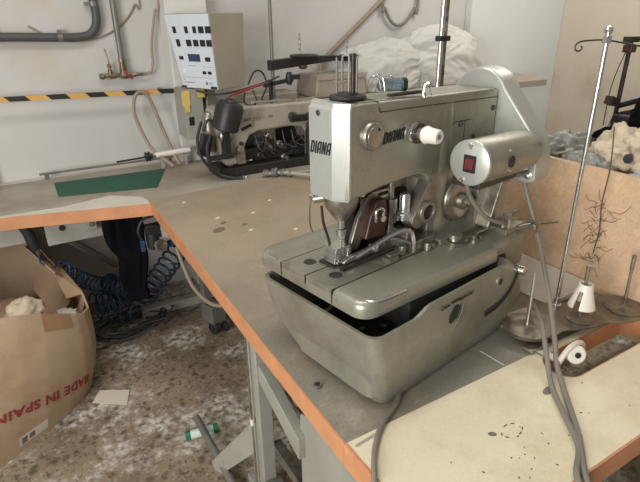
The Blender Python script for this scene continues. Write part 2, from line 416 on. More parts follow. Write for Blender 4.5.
# main table
mt = thing('sewing_table', 'wide worn greenish laminate sewing table with orange wood edge under the big machine', 'table', (.85,1.4,0))
obj('tabletop', prism(B(), off([(.389,.575),(1.272,.575),(1.272,2.149),(.426,2.149),(.4255,2.092),(.396,.95)],-.85,-1.4), fz, .70, T), 'mixlam', mt, smooth=0)
obj('edge_band', prism(B(), off([(.3855,.575),(.3895,.575),(.397,.95),(.4285,2.089),(.4245,2.089),(.393,.95)],-.85,-1.4), fz, .699, T+.0005), 'orange', mt, smooth=0)
legs(mt, [(1.22,2.1)] and [(1.22-.85,2.1-1.4),(1.22-.85,.72-1.4)])
for i, (x, y) in enumerate([(.60,1.78),(.66,1.60),(.74,1.76),(.86,1.86),(.545,2.03),(.80,1.52)]):
    obj('peg_hole', prism(B(), off(ellipse(x,y,.010,.006,12,.4),-.85,-1.4), fz, T, T+.0008), 'whitep', mt)
for x, y, r in [(.56,1.66,.018),(.60,1.72,.010),(.66,1.66,.008)]:
    obj('oil_stain', prism(B(), off(ellipse(x,y,r*1.6,r,16,.6),-.85,-1.4), fz, T, T+.0006), 'stain', mt)
bm = B(); prism(bm, off([(.802,.645),(.8045,.645),(.8085,.580),(.806,.580)],-.85,-1.4), fz, T, T+.0006); obj('scratch', bm, 'white_strip', mt, smooth=0)
bm = B(); cyl(bm, (.425-.85,.735-1.4,T), (.425-.85,.735-1.4,T+.006), .010, n=12); obj('bolt', bm, 'steel', mt)
bm = B(); cyl(bm, (.425-.85,.735-1.4,T+.006), (.425-.85,.735-1.4,T+.0066), .007, n=6); obj('hole', bm, 'ink', mt)

# cream extension board in front
eb = thing('extension_board', 'scratched cream board with oval cut-out and orange edge in the foreground', 'board', (.95,.44,0))
slot = rounded([(.875,.468),(1.245,.468),(1.245,.556),(.875,.556)], .0435, 8)
outer = [(.392,.312),(1.272,.312),(1.272,.574),(.392,.574)]
obj('board', holeplate(off(outer,-.95,-.44), [off(slot,-.95,-.44)], .70, T+.001), 'white_lam', eb, smooth=0)
inn = rounded([(.877,.470),(1.243,.470),(1.243,.554),(.877,.554)], .0415, 8)
slotring = holeplate(off(slot,-.95,-.44), [off(inn,-.95,-.44)], .699, T+.0013)
obj('cutout_edge', slotring, 'orange', eb, smooth=0)
obj('edge_band', prism(B(), off([(.3855,.574),(.388,.308),(1.272,.308),(1.272,.3115),(.3915,.3115),(.3915,.574)],-.95,-.44), fz, .699, T+.0015), 'orange', eb, smooth=0)
for x, y, rx, ry, a in [(.815,.475,.016,.008,.2),(1.145,.405,.018,.009,.2),(.628,.452,.008,.005,-.6)]:
    obj('peg_hole', prism(B(), off(ellipse(x,y,rx,ry,16,a),-.95,-.44), fz, T+.001, T+.0016), 'greyd', eb)
for i in range(26):
    x, y = random.uniform(.5,1.2), random.uniform(.33,.46)
    if i < 12: x, y = random.gauss(.66,.06), random.gauss(.385,.03)
    obj('nick', prism(B(), off(ellipse(x,max(.325,min(.46,y)),random.uniform(.001,.0028),random.uniform(.001,.002),7,random.random()*3),-.95,-.44), fz, T+.001, T+.0015), 'thread', eb)
bm = B()
for k in range(9):
    a0 = k*2*PI/9; p = [(.665+.024*math.cos(a)-.95, .440+.014*math.sin(a)-.44, T+.0015) for a in (a0, a0+.2, a0+.35)]
    if k % 3: tube(bm, p, .0011, 5, 3)
obj('ring_scratch', bm, 'thread', eb)
bm = B(); prism(bm, [(a-.95,b-.44) for a, b in rounded([(.40,.556),(.455,.561),(.455,.567),(.40,.562)], .002, 2)], fz, T+.001, T+.0018); obj('scuff', bm, 'greyp', eb)
legs(eb, [(.45,-.06)])

tag(obj('green_mat', prism(B(), [(.105,2.405),(.505,2.300),(.625,2.60),(.110,2.638)], fz, T+.0005, T+.0035), 'green', bev=.001, smooth=0), 'flat dark green mat lying on the back table', 'mat')

# ------------------------------------------------------------------ the big machine
ANG = math.radians(9.5)
dm = thing('sewing_machine', 'large silver-green DIANA industrial buttonhole sewing machine on the table', 'sewing machine', (.50,.61,.7505), ANG)
def orr(u0,u1,v0,v1,r=.03,n=6,k=4):
    base = rounded([(u0,v0),(u1,v0),(u1,v1),(u0,v1)], r, n); out = []
    for i, p in enumerate(base):
        q = base[(i+1)%len(base)]; L = math.hypot(q[0]-p[0], q[1]-p[1]); m = 24 if L > .1 else 1
        for j in range(m): out.append((p[0]+(q[0]-p[0])*j/m, p[1]+(q[1]-p[1])*j/m))
    return out
def ztop(u):
    if u < .088: return .167
    if u < .122: return .167+(u-.088)/.034*.016
    return .183
lv = [(.002,.002,.420,.006,.262),(.008,-.004,.430,.000,.270),(.040,-.012,.466,-.002,.300),(.078,-.022,.497,-.003,.328),(.084,-.024,.497,-.003,.331),(.12,-.028,.487,-.003,.345),(.145,-.030,.470,-.002,.352),(.167,-.031,.448,0,.357),(.183,-.031,.425,0,.357)]
rings = []
for z, u0, u1, v0, v1 in lv:
    r = orr(u0,u1,v0,v1,.024)
    rings.append([(u, v, min(z, ztop(u)) if z > .16 else z) for u, v in r])
n = len(rings[0])
for din in (.0, .007):
    r = orr(-.031+din,.425-din,0+din,.357-din,.024)
    if din: rings.append([(u,v,ztop(u)) for u,v in r])
for z in (.11, .02):
    r = orr(-.018,.415,.012,.32 if z > .1 else .25,.024); rings.append([(u,v,z) for u,v in r])
bm = B(); loft(bm, rings)
obj('base_housing', bm, 'hammer', dm, smooth=50)
# oval windows and text on the base side
bm = B(); prism(bm, rounded([(.188,.110),(.214,.122),(.226,.150),(.206,.150),(.190,.132)], .006, 4), fv, -.0054, -.0022); obj('sight_window', bm, 'ink', dm)
bm = B(); tube(bm, [(.207,-.005,.104),(.224,-.0058,.124),(.230,-.0055,.148)], .0018, 6); obj('window_rim', bm, 'chrome', dm)
for s, x, wd in (('Diana', .172, .030), ('▬▬▬▬', .207, .03), ('industrial', .243, .03)):
    if s[0] == '▬':
        bm = B(); box(bm, (x-.013,-.0040,.1605), (x+.013,-.0018,.1640))
    else: bm = put(text_bm(s, .0125, .2), basis((x,-.0036,.162), (1,0,.02), (0,0,1)))
    obj('lettering', bm, 'ink', dm, smooth=0)
# curved lever slot + lever
bm = B()
arc = smooth_pts([(.325,-.002,.083),(.372,-.002,.086),(.412,-.0015,.101),(.437,-.001,.124),(.449,-.001,.148)], 8)
tube(bm, arc, lambda t: .0085-.0045*t, 8, smooth=False); put(bm, Matrix.Translation((0,-.0050,0)) @ Matrix.Diagonal((1,.3,1,1)) @ Matrix.Translation((0,.0025,0)))
obj('lever_slot', bm, 'ink', dm)
bm = B(); lathe(bm, (.458,.036,.150), (0,-1,0), [(0,.008),(.022,.008),(.022,.011),(.034,.011),(.036,.009),(.040,.009),(.040,.012),(.052,.011),(.054,.006)], 20); obj('lever_knob', bm, 'chrome', dm)
bm = B(); lathe(bm, (.372,.001,.150), (0,-1,0), [(0,.012),(.005,.0115),(.006,.006),(.0065,.001)], 18); obj('socket', bm, 'hammer', dm)
bm = B(); prism(bm, ellipse(.372,.150,.005,.008,12,-.2), fv, -.0075,-.006); obj('socket_slot', bm, 'ink', dm)
# inner works in the gap: oily block, black to put the gap's shade in
bm = B(); box(bm, (.02,.03,.045), (.42,.25,.118)); box(bm, (.10,.03,.11), (.41,.29,.184)); obj('dark_inner_works', bm, 'grime_shade', dm)
bm = B(); cyl(bm, (.0,.185,.128), (.10,.185,.150), .004); obj('oil_pipe', bm, 'chrome', dm)
bm = B()
for a in ((.055,.12,.118,.010),(.03,.09,.118,.007),(.07,.07,.118,.009)): lathe(bm, a[:3], (0,0,1), [(0,a[3]),(.012,a[3]),(.015,a[3]*.6)], 14)
obj('cam_screw', bm, 'dsteel', dm)
bm = B(); cyl(bm, (.07,.255,-.0005), (.07,.255,.006), .055, .05, 28); cyl(bm, (.35,.13,-.0005), (.35,.13,.006), .09, .085, 28); cyl(bm,(.05,.07,-.0005),(.05,.07,.006),.035,n=24)
obj('foot_pad', bm, 'black', dm)
# bed plate
bo = rounded([(-.022,.036),(.385,.018),(.385,.032),(.53,.032),(.53,.345),(.30,.386),(-.022,.386)], [.036,.0,0,.01,.01,.0,.035], 8)
bm = B()
def inset(pts, d):
    c = Vector((sum(p[0] for p in pts)/len(pts), sum(p[1] for p in pts)/len(pts)))
    out = []; N = len(pts)
    for i in range(N):
        a, p, b = Vector(pts[i-1]), Vector(pts[i]), Vector(pts[(i+1)%N])
        t = (b-a).normalized(); nrm = Vector((-t.y, t.x)); out.append(tuple(p+nrm*d))
    return out
prof = [(.185,.004),(.187,.0005),(.192,0),(.206,0),(.213,.002),(.2175,.006),(.2195,.012)]
loft(bm, [[(a,b,z) for a,b in inset(bo, d)] for z, d in prof]); obj('bed_plate', bm, 'hammer', dm, smooth=50)
for v0, v1 in ((.1265,.2045),(.2085,.2875)):
    bm = B(); prism(bm, [(-.0215,v0),(.245,v0),(.245,v1),(-.0215,v1)], fz, .2055, .2204); s = obj('slide_plate', bm, 'plate', dm, smooth=0, bev=.0008)
    bm = B(); vc = (v0+v1)/2
    lathe(bm, (.025,vc,.2204), (0,0,1), [(0,.014),(.0012,.013),(.0013,.009),(.0005,.007),(.0004,.001)], 20); obj('finger_hollow', bm, 'dsteel', s)
bm = B()
for v in (.125,.2065,.289): box(bm, (-.0222,v-.0017,.19 if v != .2065 else .2), (.25 if v==.2065 else .30,v+.0017,.2200))
box(bm, (.244,.125,.2), (.2475,.289,.2200)); obj('plate_gap', bm, 'ink', dm, smooth=0)
# worn bright edge of the bed: a scuffed lip
bm = B()
tube(bm, [(.00,.072,.2165),(.002,.052,.2165),(.016,.040,.2165),(.05,.036,.2168),(.09,.0335,.2168)], .0035, 8); tube(bm, [(-.017,.31,.2165),(-.017,.34,.2165),(-.008,.356,.2165),(.01,.360,.2168)], .0035, 8)
obj('worn_lip', bm, 'chrome', dm)
# arm and column
arm_o = [(.046,.373),(.09,.376),(.14,.384),(.19,.387),(.235,.388),(.262,.388),(.285,.380),(.298,.362),(.302,.30),(.300,.225),(.300,.2195),(.392,.2195),(.389,.24),(.386,.39),(.40,.41),(.535,.43),(.535,.5395),(.505,.545),(.08,.555),(.052,.554)]
bm = B(); prism(bm, arm_o, fv, .155, .262); obj('arm', bm, 'hammer', dm, bev=.012, seg=4, smooth=40)
bm = B(); lathe(bm, (.346,.2015,.2195), (0,0,1), [(0,.054),(.008,.0515),(.16,.051),(.28,.0495),(.32,.0480)], 48); obj('column', bm, 'hammer', dm)
bm = B(); prism(bm, [(.088,.5545),(.535,.5405),(.535,.5425),(.088,.5570)], fv, .163, .255); obj('top_cover', bm, 'hammer', dm, bev=.0015)
bm = B(); tube(bm, [(.128,.153,.535),(.30,.1535,.531),(.53,.1535,.524)], .0009, 5); tube(bm, [(.128,.153,.535),(.126,.157,.548),(.124,.162,.5555),(.122,.21,.5575)], .0011, 5)
obj('cover_seam', bm, 'dsteel', dm)
fp = [(.034,.186),(.034,.252),(.042,.261),(.048,.263),(.056,.263),(.056,.1545),(.050,.1540)]
bm = B(); loft(bm, [[(u+(.005 if z > .55 else 0), .21+(v-.21)*(.95 if z > .55 or z < .375 else 1), z) for u, v in fp] for z in (.371,.378,.545,.552,.5575)])
face = obj('face_plate', bm, 'hammer_l', dm, smooth=20, bev=.0012, seg=2)
bm = B(); screw(bm, (.0345,.224,.537), (-1,0,0), .0055, .003); obj('screw', bm, 'dsteel', dm)
def letters(wd, ht, th=.0006):
    G = {'D': ([(0,0),(.55,0),(.76,.18),(.76,.82),(.55,1),(0,1)], [[(.25,.17),(.46,.17),(.51,.25),(.51,.75),(.46,.83),(.25,.83)]]),
         'I': ([(0,0),(.25,0),(.25,1),(0,1)], []),
         'A': ([(0,0),(.24,0),(.24,.28),(.52,.28),(.52,0),(.76,0),(.76,1),(.24,1),(0,.78)], [[(.24,.45),(.52,.45),(.52,.84),(.33,.84),(.24,.74)]]),
         'N': ([(0,0),(.24,0),(.24,.55),(.50,0),(.76,0),(.76,1),(.52,1),(.52,.45),(.26,1),(0,1)], [])}
    bm = B(); x = 0
    for ch in 'DIANA':
        o_, h_ = G[ch]; w_ = max(p[0] for p in o_)
        join_bm(bm, holeplate([(p[0]+x, p[1]) for p in o_], [[(p[0]+x, p[1]) for p in h] for h in h_], 0, th)); x += w_+.17
    x -= .17
    for v in bm.verts:
        v.co.y = (v.co.y-.5)*ht; v.co.x = (v.co.x/x-.5)*wd + v.co.y*.22
    return bm
bm = put(letters(.058, .024), basis((.0335,.2175,.472), (0,-1,.04), (0,0,1))); obj('brand_lettering', bm, 'ink', dm, smooth=0)
bm = put(letters(.060, .022), basis((.172,.1545,.484), (1,0,.05), (0,0,1))); obj('brand_lettering', bm, 'ink', dm, smooth=0)
bm = B(); lathe(bm, (.104,.158,.494), (0,-1,0), [(0,.028),(.010,.028),(.015,.025),(.017,.020)], 32); d = obj('dial', bm, 'steel', dm)
bm = B(); lathe(bm, (.104,.1408,.494), (0,-1,0), [(0,.020),(.001,.0195),(.0015,.001)], 24); obj('dial_face', bm, 'steel', d)
bm = B(); cyl(bm, (.112,.1395,.507), (.112,.1388,.507), .003, n=10); obj('dial_mark', bm, 'ink', d)
# tension knob
bm = B(); lathe(bm, (.228,.157,.483), (0,-1,0), [(0,.020),(.008,.021),(.011,.017),(.014,.019),(.017,.014),(.034,.014)], 26); tk = obj('tension_post', bm, 'chrome', dm)
bm = B(); lathe(bm, (.228,.139,.483), (0,-1,0), [(0,.0215),(.0035,.0205)], 26); obj('tension_disc', bm, 'dsteel', tk)
bm = B(); lathe(bm, (.228,.124,.483), (0,-1,0), [(0,.0155),(.006,.0185),(.010,.0165),(.034,.0145),(.037,.0125),(.037,.006),(.035,.0055)], 26); obj('white_cap', bm, 'whitep', tk)
bm = B(); cyl(bm, (.228,.092,.483), (.228,.0865,.483), .005, n=10); obj('cap_screw', bm, 'steel', tk)
# threading diagram and small holes on the side
bm = B(); tube(bm, [(.345,.1535,.43),(.345,.1535,.472),(.375,.1535,.486),(.430,.1535,.484)], .0007, 4, smooth=False); tube(bm, [(.408,.1535,.485),(.408,.1535,.44)], .0007, 4, smooth=False)
tube(bm, [(.393+.006*math.cos(a),.1535,.478+.006*math.sin(a)) for a in [k*PI/6 for k in range(13)]], .0008, 4, 2); obj('threading_diagram', bm, 'ink', dm)
bm = B(); lathe(bm, (.519,.157,.500), (0,-1,0), [(0,.0065),(.004,.0065)], 12); obj('screw', bm, 'dsteel', dm)
bm = B(); lathe(bm, (.447,.157,.442), (0,-1,0), [(0,.006),(.004,.006)], 12); obj('screw', bm, 'dsteel', dm)
# spool post with wires on the head top
bm = B(); lathe(bm, (.094,.208,.557), (0,0,1), [(0,.034),(.004,.037),(.008,.035),(.009,.022),(.013,.020),(.014,.008)], 32); sp = obj('spool_base', bm, 'grime_shade', dm)
bm = B(); tube(bm, [(.088,.216,.57),(.088,.216,.628),(.089,.212,.636),(.092,.206,.636),(.093,.203,.628),(.093,.203,.57)], .0022, 8); tube(bm, [(.082,.225,.568),(.082,.225,.632)], .002, 8); tube(bm, [(.102,.192,.568),(.102,.192,.63)], .002, 8)
tube(bm, [(.076,.228,.59),(.084,.214,.588),(.092,.207,.592)], .0018, 6); obj('thread_wire', bm, 'steelpipe', sp)
bm = B(); cyl(bm, (.098,.197,.568), (.098,.197,.640), .0045, n=12); obj('thread_post', bm, 'dsteel', sp)
# glass oiler lying on the arm, wire hook
bm = B(); lathe(bm, (.195,.225,.574), (.9,-.45,-.03), [(0,.006),(.004,.0125),(.04,.0135),(.052,.013),(.055,.008)], 22); og = obj('oil_sight_glass', bm, 'glass', dm)
bm = B(); lathe(bm, (.195+.0485,.225-.0243,.5725), (.9,-.45,-.03), [(0,.0138),(.006,.014),(.007,.01)], 22); obj('dark_cap', bm, 'dsteel', og)
bm = B()
for k in range(4):
    a = .17+k*.01; tube(bm, [(a,.235-k*.004,.560),(a+.002,.226-k*.004,.588+.004*math.sin(k*2)),(a+.012,.214-k*.003,.590),(a+.016,.206,.562)], .0009, 5)
obj('wire_clip', bm, 'chrome', dm)
bm = B(); cbox(bm, (.215,.170,.560), (.085,.012,.006), Matrix.Rotation(-.08,3,'Z')); obj('oiler_bracket', bm, 'dsteel', dm, bev=.001)
bm = B(); tube(bm, [(.262,.158,.545),(.262,.158,.572),(.266,.150,.577),(.272,.145,.570)], .0024, 8); lathe(bm, (.262,.160,.552), (0,0,1), [(0,.006),(.008,.005)], 12); obj('thread_hook', bm, 'chrome', dm)
bm = B(); tube(bm, [(.262,.146,.572),(.275,.144,.53),(.270,.150,.50),(.24,.135,.475),(.262,.13,.46),(.285,.142,.40),(.29,.15,.37),(.292,.13,.33)], .0006, 4); obj('loose_thread', bm, 'thread', dm)
# belt housing: rounded shield across the back end of the arm
sh = [(.300,.205),(.300,.405)] + [(.212+.077*math.cos(a),.505+.080*math.sin(a)) for a in [PI-(-.35)-k*(PI-.35-.1+.25)/16 for k in range(17)]][::1]
sh = [(.30,.205),(.303,.40),(.296,.50),(.287,.530),(.272,.556),(.252,.575),(.230,.585),(.208,.588),(.186,.584),(.165,.573),(.149,.557),(.137,.540),(.058,.450),(.046,.433),(.039,.410),(.034,.345),(.041,.334),(.056,.330),(.10,.333),(.13,.31),(.14,.205)]
sh = sh[::-1]
bm = B(); prism(bm, sh, fu, .538, .604); obj('belt_housing', bm, 'hammer_l', dm, bev=.006, seg=3, smooth=40)
bm = B(); lathe(bm, (.538,.052,.352), (-1,0,0), [(0,.009),(.004,.009),(.005,.006),(.010,.006),(.011,.003)], 14); obj('bolt', bm, 'chrome', dm)
# motor
bm = B(); lathe(bm, (.308,.062,.423), (1,0,-.035), [(0,.0465),(.004,.0475),(.175,.0475),(.205,.044),(.2305,.034)], 48); mo = obj('motor', bm, 'hammer', dm)
bm = B(); lathe(bm, (.300,.062,.423), (1,0,0), [(0,.0445),(.002,.0475),(.0085,.0478)], 48); obj('end_cap', bm, 'hammer_l', mo)
bm = B(); box(bm, (.2965,.0455,.404), (.301,.0735,.440)); obj('switch_frame', bm, 'ink', mo, bev=.001)
bm = B(); prism(bm, [(.0500,.411),(.0690,.411),(.0690,.434),(.0500,.434)], fu, .2935, .299)
for v in bm.verts:
    if v.co.x < .295 and v.co.z > .42: v.co.x += .003
obj('rocker_switch', bm, 'red', mo, bev=.0008)
for v, z in ((.061,.4595),(.073,.3845)): bm = B(); screw(bm, (.3005,v,z), (-1,0,0), .0058, .0035); obj('screw', bm, 'chrome', mo)
bm = B(); prism(bm, ellipse(.382,.421,.011,.0135,20,.3), fv, .0120,.016); obj('cable_port', bm, 'ink', mo)
for u, z in ((.378,.443),(.386,.400)): bm = B(); screw(bm, (u,.0185,z), (0,-1,0), .0035, .003); obj('screw', bm, 'chrome', mo)
bm = B(); box(bm, (.33,.05,.36), (.52,.12,.382)); obj('motor_bracket', bm, 'dsteel', dm, bev=.003)
# pulley and drive behind the column
bm = B(); lathe(bm, (.400,.168,.300), (0,-1,0), [(0,.052),(.004,.055),(.012,.056),(.015,.048),(.020,.046),(.024,.050),(.030,.049),(.033,.036),(.032,.020),(.044,.019),(.048,.012),(.060,.011)], 40); obj('drive_pulley', bm, 'steel', dm)
bm = B(); box(bm, (.44,.12,.219), (.535,.155,.36)); cbox(bm, (.48,.11,.31), (.014,.05,.17), Matrix.Rotation(.35,3,'Y')); obj('drive_bracket', bm, 'steel', dm, bev=.003)
bm = B(); box(bm, (.30,.115,.219), (.52,.165,.232)); obj('pulley_base', bm, 'hammer', dm, bev=.002)
bm = B(); lathe(bm, (.330,.098,.2195), (0,0,1), [(0,.019),(.010,.020),(.012,.012),(.018,.011),(.019,.017),(.027,.017),(.029,.012)], 28); obj('adjusting_knob', bm, 'steel', dm)
bm = B(); lathe(bm, (.375,.075,.2195), (0,0,1), [(0,.010),(.008,.010),(.010,.006),(.018,.007),(.020,.004)], 16); lathe(bm, (.395,.072,.2195), (0,0,1), [(0,.006),(.012,.006)], 12); obj('set_screw', bm, 'steel', dm)
bm = B(); tube(bm, [(.35,.085,.226),(.40,.09,.230),(.46,.088,.228),(.50,.075,.222)], .004, 8); obj('link_rod', bm, 'steel', dm)
bm = B(); box(bm, (.46,.045,.219), (.54,.11,.235)); cbox(bm, (.50,.07,.243), (.05,.02,.02), Matrix.Rotation(.5,3,'Z')); cyl(bm, (.47,.06,.235), (.47,.06,.258), .008); cyl(bm, (.51,.05,.225), (.56,.02,.230), .007); cyl(bm, (.50,.085,.235), (.56,.075,.252), .006)
obj('rear_linkage', bm, 'steel', dm, bev=.0015)
bm = B(); tube(bm, [(.52,.03,.245),(.56,.015,.235),(.60,-.01,.235)], .0025, 6); tube(bm, [(.50,.04,.255),(.53,.01,.24),(.50,-.005,.22)], .002, 6); obj('spring_wire', bm, 'brass', dm)
bm = B(); box(bm, (.45,.032,.135), (.53,.06,.19)); obj('rear_block', bm, 'hammer', dm, bev=.003)
# under-arm mechanism
bm = B(); lathe(bm, (.077,.206,.374), (0,0,-1), [(0,.036),(.012,.037),(.028,.033),(.044,.022),(.056,.013)], 28); lathe(bm, (.060,.236,.362), (-.6,.7,-.2), [(0,.010),(.024,.010),(.026,.007)], 14); obj('needle_bar_housing', bm, 'steel', dm)
bm = B(); lathe(bm, (.077,.206,.33), (0,0,-1), [(0,.0075),(.032,.0075),(.034,.011),(.048,.011),(.050,.006)], 16); cyl(bm, (.077,.206,.282), (.077,.206,.232), .0022, .0012, 8); obj('needle_bar', bm, 'chrome', dm)
bm = B(); tube(bm, [(.050,.236,.345),(.052,.234,.31),(.058,.226,.275),(.062,.222,.252)], .003, 8); tube(bm, [(.10,.178,.372),(.108,.176,.35),(.112,.175,.33)], .004, 8); obj('thread_guide_rod', bm, 'dsteel', dm)
bm = B()
prism(bm, [(.045,.226),(.095,.226),(.092,.258),(.084,.262),(.082,.236),(.058,.236),(.056,.262),(.048,.258)], fv, .190, .226); box(bm, (.048,.188,.256), (.088,.228,.2615)); obj('presser_clamp', bm, 'chrome', dm, bev=.002)
bm = B(); prism(bm, rounded([(.045,.228),(.215,.226),(.225,.240),(.20,.247),(.075,.240)], .004, 3), fv, .176, .187); box(bm, (.05,.187,.2255), (.21,.190,.232)); obj('presser_foot_arm', bm, 'chrome', dm, bev=.0015)
bm = B(); box(bm, (.045,.165,.2205), (.20,.176,.2265)); box(bm, (.04,.189,.2205), (.18,.236,.2245)); obj('work_clamp', bm, 'dsteel', dm, bev=.001)
bm = B(); prism(bm, [(.095,.236),(.125,.236),(.150,.30),(.185,.352),(.175,.364),(.150,.352),(.120,.305)], fv, .200, .212); obj('presser_lever', bm, 'steel', dm, bev=.003)
bm = B(); prism(bm, [(.125,.262),(.185,.258),(.196,.300),(.184,.345),(.160,.345),(.140,.31)], fv, .180, .205); obj('red_guard', bm, 'brownred', dm, bev=.005)
bm = B(); tube(bm, [(.150,.176,.300),(.148,.174,.322),(.158,.173,.330),(.170,.173,.322),(.168,.174,.302)], .0032, 8); cyl(bm, (.168,.180,.304), (.168,.170,.304), .007); obj('clip', bm, 'chrome', dm)
bm = B(); lathe(bm, (.222,.200,.392), (0,0,-1), [(0,.016),(.008,.016),(.010,.0075),(.06,.0075),(.06,.016),(.115,.016),(.118,.010),(.16,.010)], 24); obj('lifter_shaft', bm, 'steel', dm)
bm = B(); lathe(bm, (.240,.175,.345), (0,0,-1), [(0,.010),(.004,.0125),(.042,.0125),(.045,.016),(.060,.016),(.063,.010)], 24); obj('spring_sleeve', bm, 'chrome', dm)
bm = B(); box(bm, (.160,.196,.352), (.235,.206,.360)); box(bm, (.215,.17,.285), (.262,.205,.298)); box(bm, (.175,.20,.31), (.22,.212,.345)); obj('link_block', bm, 'steel', dm, bev=.003)
bm = B(); prism(bm, rounded([(.235,.278),(.255,.262),(.300,.268),(.312,.295),(.306,.362),(.292,.368)], .008, 4), fv, .150, .182); lathe(bm, (.283,.152,.298), (0,-1,0), [(0,.026),(.010,.026),(.012,.022),(.012,.017),(.004,.017)], 28); obj('bearing_arm', bm, 'steel', dm, bev=.0015)
bm = B(); cyl(bm, (.283,.148,.298), (.283,.1445,.298), .0165); obj('bearing_bore', bm, 'ink', dm)
bm = B(); box(bm, (.220,.13,.2195), (.30,.215,.245)); box(bm, (.225,.15,.245), (.25,.20,.262)); obj('feed_block', bm, 'steel', dm, bev=.003)
bm = B(); tube(bm, [(.085,.170,.240),(.130,.158,.258),(.175,.150,.272),(.205,.142,.276),(.220,.135,.268),(.222,.130,.248),(.222,.128,.224)], .0055, 8)
lathe(bm, (.128,.168,.252), (0,-1,0), [(0,.008),(.016,.008),(.018,.005)], 14); obj('curved_lever', bm, 'chrome', dm)
bm = B(); cbox(bm, (.175,.140,.232), (.045,.014,.006)); cbox(bm, (.155,.135,.226), (.03,.022,.011)); cyl(bm, (.20,.14,.2205), (.20,.14,.242), .008); cyl(bm, (.262,.120,.2205), (.262,.120,.238), .009); cyl(bm, (.278,.118,.2205), (.278,.118,.232), .006); obj('clamp_screw', bm, 'steel', dm, bev=.001)
bm = B(); box(bm, (.12,.216,.2195), (.30,.245,.335)); obj('dark_backing', bm, 'grime_shade', dm, bev=.006)  # added dark backing, blackens the space behind the under-arm parts
bm = B(); box(bm, (.13,.25,.335), (.285,.262,.405)); obj('under_arm_plate', bm, 'hammer_l', dm, bev=.002)
bm = B(); prism(bm, ellipse(.258,.378,.011,.013), fv, .246,.2505); prism(bm, rounded([(.268,.335),(.284,.335),(.284,.385),(.268,.385)], .007, 3), fv, .244,.2505); obj('hole', bm, 'ink', dm)
bm = B(); tube(bm, [(.04,.262,.366),(.055,.245,.358)], .007, 10, smooth=False); tube(bm, [(.045,.262,.362),(.040,.262,.34),(.040,.263,.30),(.046,.262,.28)], .0018, 6); obj('side_linkage', bm, 'steel', dm)
# cables of the machine, modelled in the machine's own frame
bm = B(); tube(bm, [(.318,.075,.378),(.345,.078,.335),(.385,.062,.285),(.44,.05,.258),(.47,.055,.248)], .0052, 10); obj('short_cable', bm, 'cable', dm)

R9 = Matrix.Rotation(ANG, 4, 'Z'); 
def mw(u, v, z): return tuple(Matrix.Translation((.50,.61,.7505)) @ R9 @ Vector((u, v, z)))
def cabl(name, pts, r, m, label, cat, group=None, n=10):
    bm = B(); tube(bm, pts, r, n); return tag(obj(name, bm, m), label, cat, group)
cabl('power_cable', [mw(.46,.06,.366), mw(.50,.052,.362), (1.028,.758,1.105), (1.035,.765,1.075), (1.04,.742,1.02), (1.03,.70,.955), (1.0,.65,.90), (.965,.60,.85), (.925,.55,.80), (.875,.50,.770), (.82,.438,.7585), (.75,.365,.7585), (.694,.318,.759), (.672,.292,.742), (.668,.290,.68), (.668,.290,.45)], .0058, 'cable', 'long grey cable drooping from the motor across the cream board and over its edge', 'cable')
cabl('foot_cable', [(1.00,.665,.80), (.965,.63,.81), (.925,.585,.815), (.875,.53,.785), (.825,.475,.7585), (.778,.415,.7585), (.728,.350,.7585), (.672,.315,.7595), (.652,.290,.742), (.648,.288,.68), (.648,.288,.45)], .0056, 'cable', 'grey cable starting beside the steel spool disc, twisted with the motor cable', 'cable')
cabl('base_cable', [(.60,.69,.7562), (.56,.635,.7565), (.525,.602,.7575), (.47,.573,.7585), (.425,.535,.7585), (.385,.485,.760), (.368,.46,.735), (.364,.455,.68), (.364,.455,.45)], .0052, 'cable', 'dark grey cable leaving under the machine corner and over the table edge', 'cable')

# ------------------------------------------------------------------ thread stand
ts = thing('thread_stand', 'steel thread stand with three spool discs and a tall hooked pole right of the machine', 'thread stand', (1.08,.64,T+.0008))
def L(x, y, z): return (x-1.08, y-.64, z-T-.0008)
bm = B(); prism(bm, rounded([L(1.0,.665,0)[:2], L(1.05,.60,0)[:2], L(1.14,.590,0)[:2], L(1.15,.64,0)[:2], L(1.06,.69,0)[:2]], .02, 4), fz, 0, .014); obj('base', bm, 'dsteel', ts)
bm = B()
plate_o = smooth_pts([L(*p,0) for p in [(.95,.695),(1.03,.690),(1.09,.670),(1.15,.640),(1.20,.625),(1.255,.610),(1.278,.57),(1.26,.525),(1.205,.508),(1.15,.520),(1.115,.545),(1.085,.545),(1.035,.560),(1.0,.575),(.96,.572),(.915,.580),(.885,.62),(.90,.67)]], 4)
prism(bm, [(p.x, p.y) for p in plate_o], fz, .020, .0225); obj('tray', bm, 'tray', ts)
bm = B(); prism(bm, [(p.x*1.0, p.y) for p in plate_o[:2]] and ellipse(-.10,.012,.02,.02,12), fz, .0, .020); obj('spacer', bm, 'dsteel', ts)
for x, y, r in [(.944,.632,.057),(1.078,.588,.030),(1.220,.562,.046)]:
    bm = B(); lathe(bm, L(x,y,T+.0235), (0,0,1), [(0,r),(.0018,r+.001),(.0030,r-.002),(.0020,r*.6),(.004,.010),(.008,.005)], 40); obj('spool_disc', bm, 'tray', ts)
bm = B(); cyl(bm, L(.944,.632,T+.028), L(.941,.634,T+.165), .0065, .0026, 14); obj('spool_pin', bm, 'chrome', ts)
for x, y, x2, y2 in ((1.078,.588,1.074,.590),(1.220,.562,1.216,.565)):
    bm = B(); cyl(bm, L(x,y,T+.028), L(x2,y2,T+.165), .0038, .0034, 12); cyl(bm, L(x+(x2-x)*.75,y+(y2-y)*.75,T+.130), L(x2,y2,T+.168), .0048, .0048, 12); obj('spool_pin', bm, 'steel', ts)
bm = B()
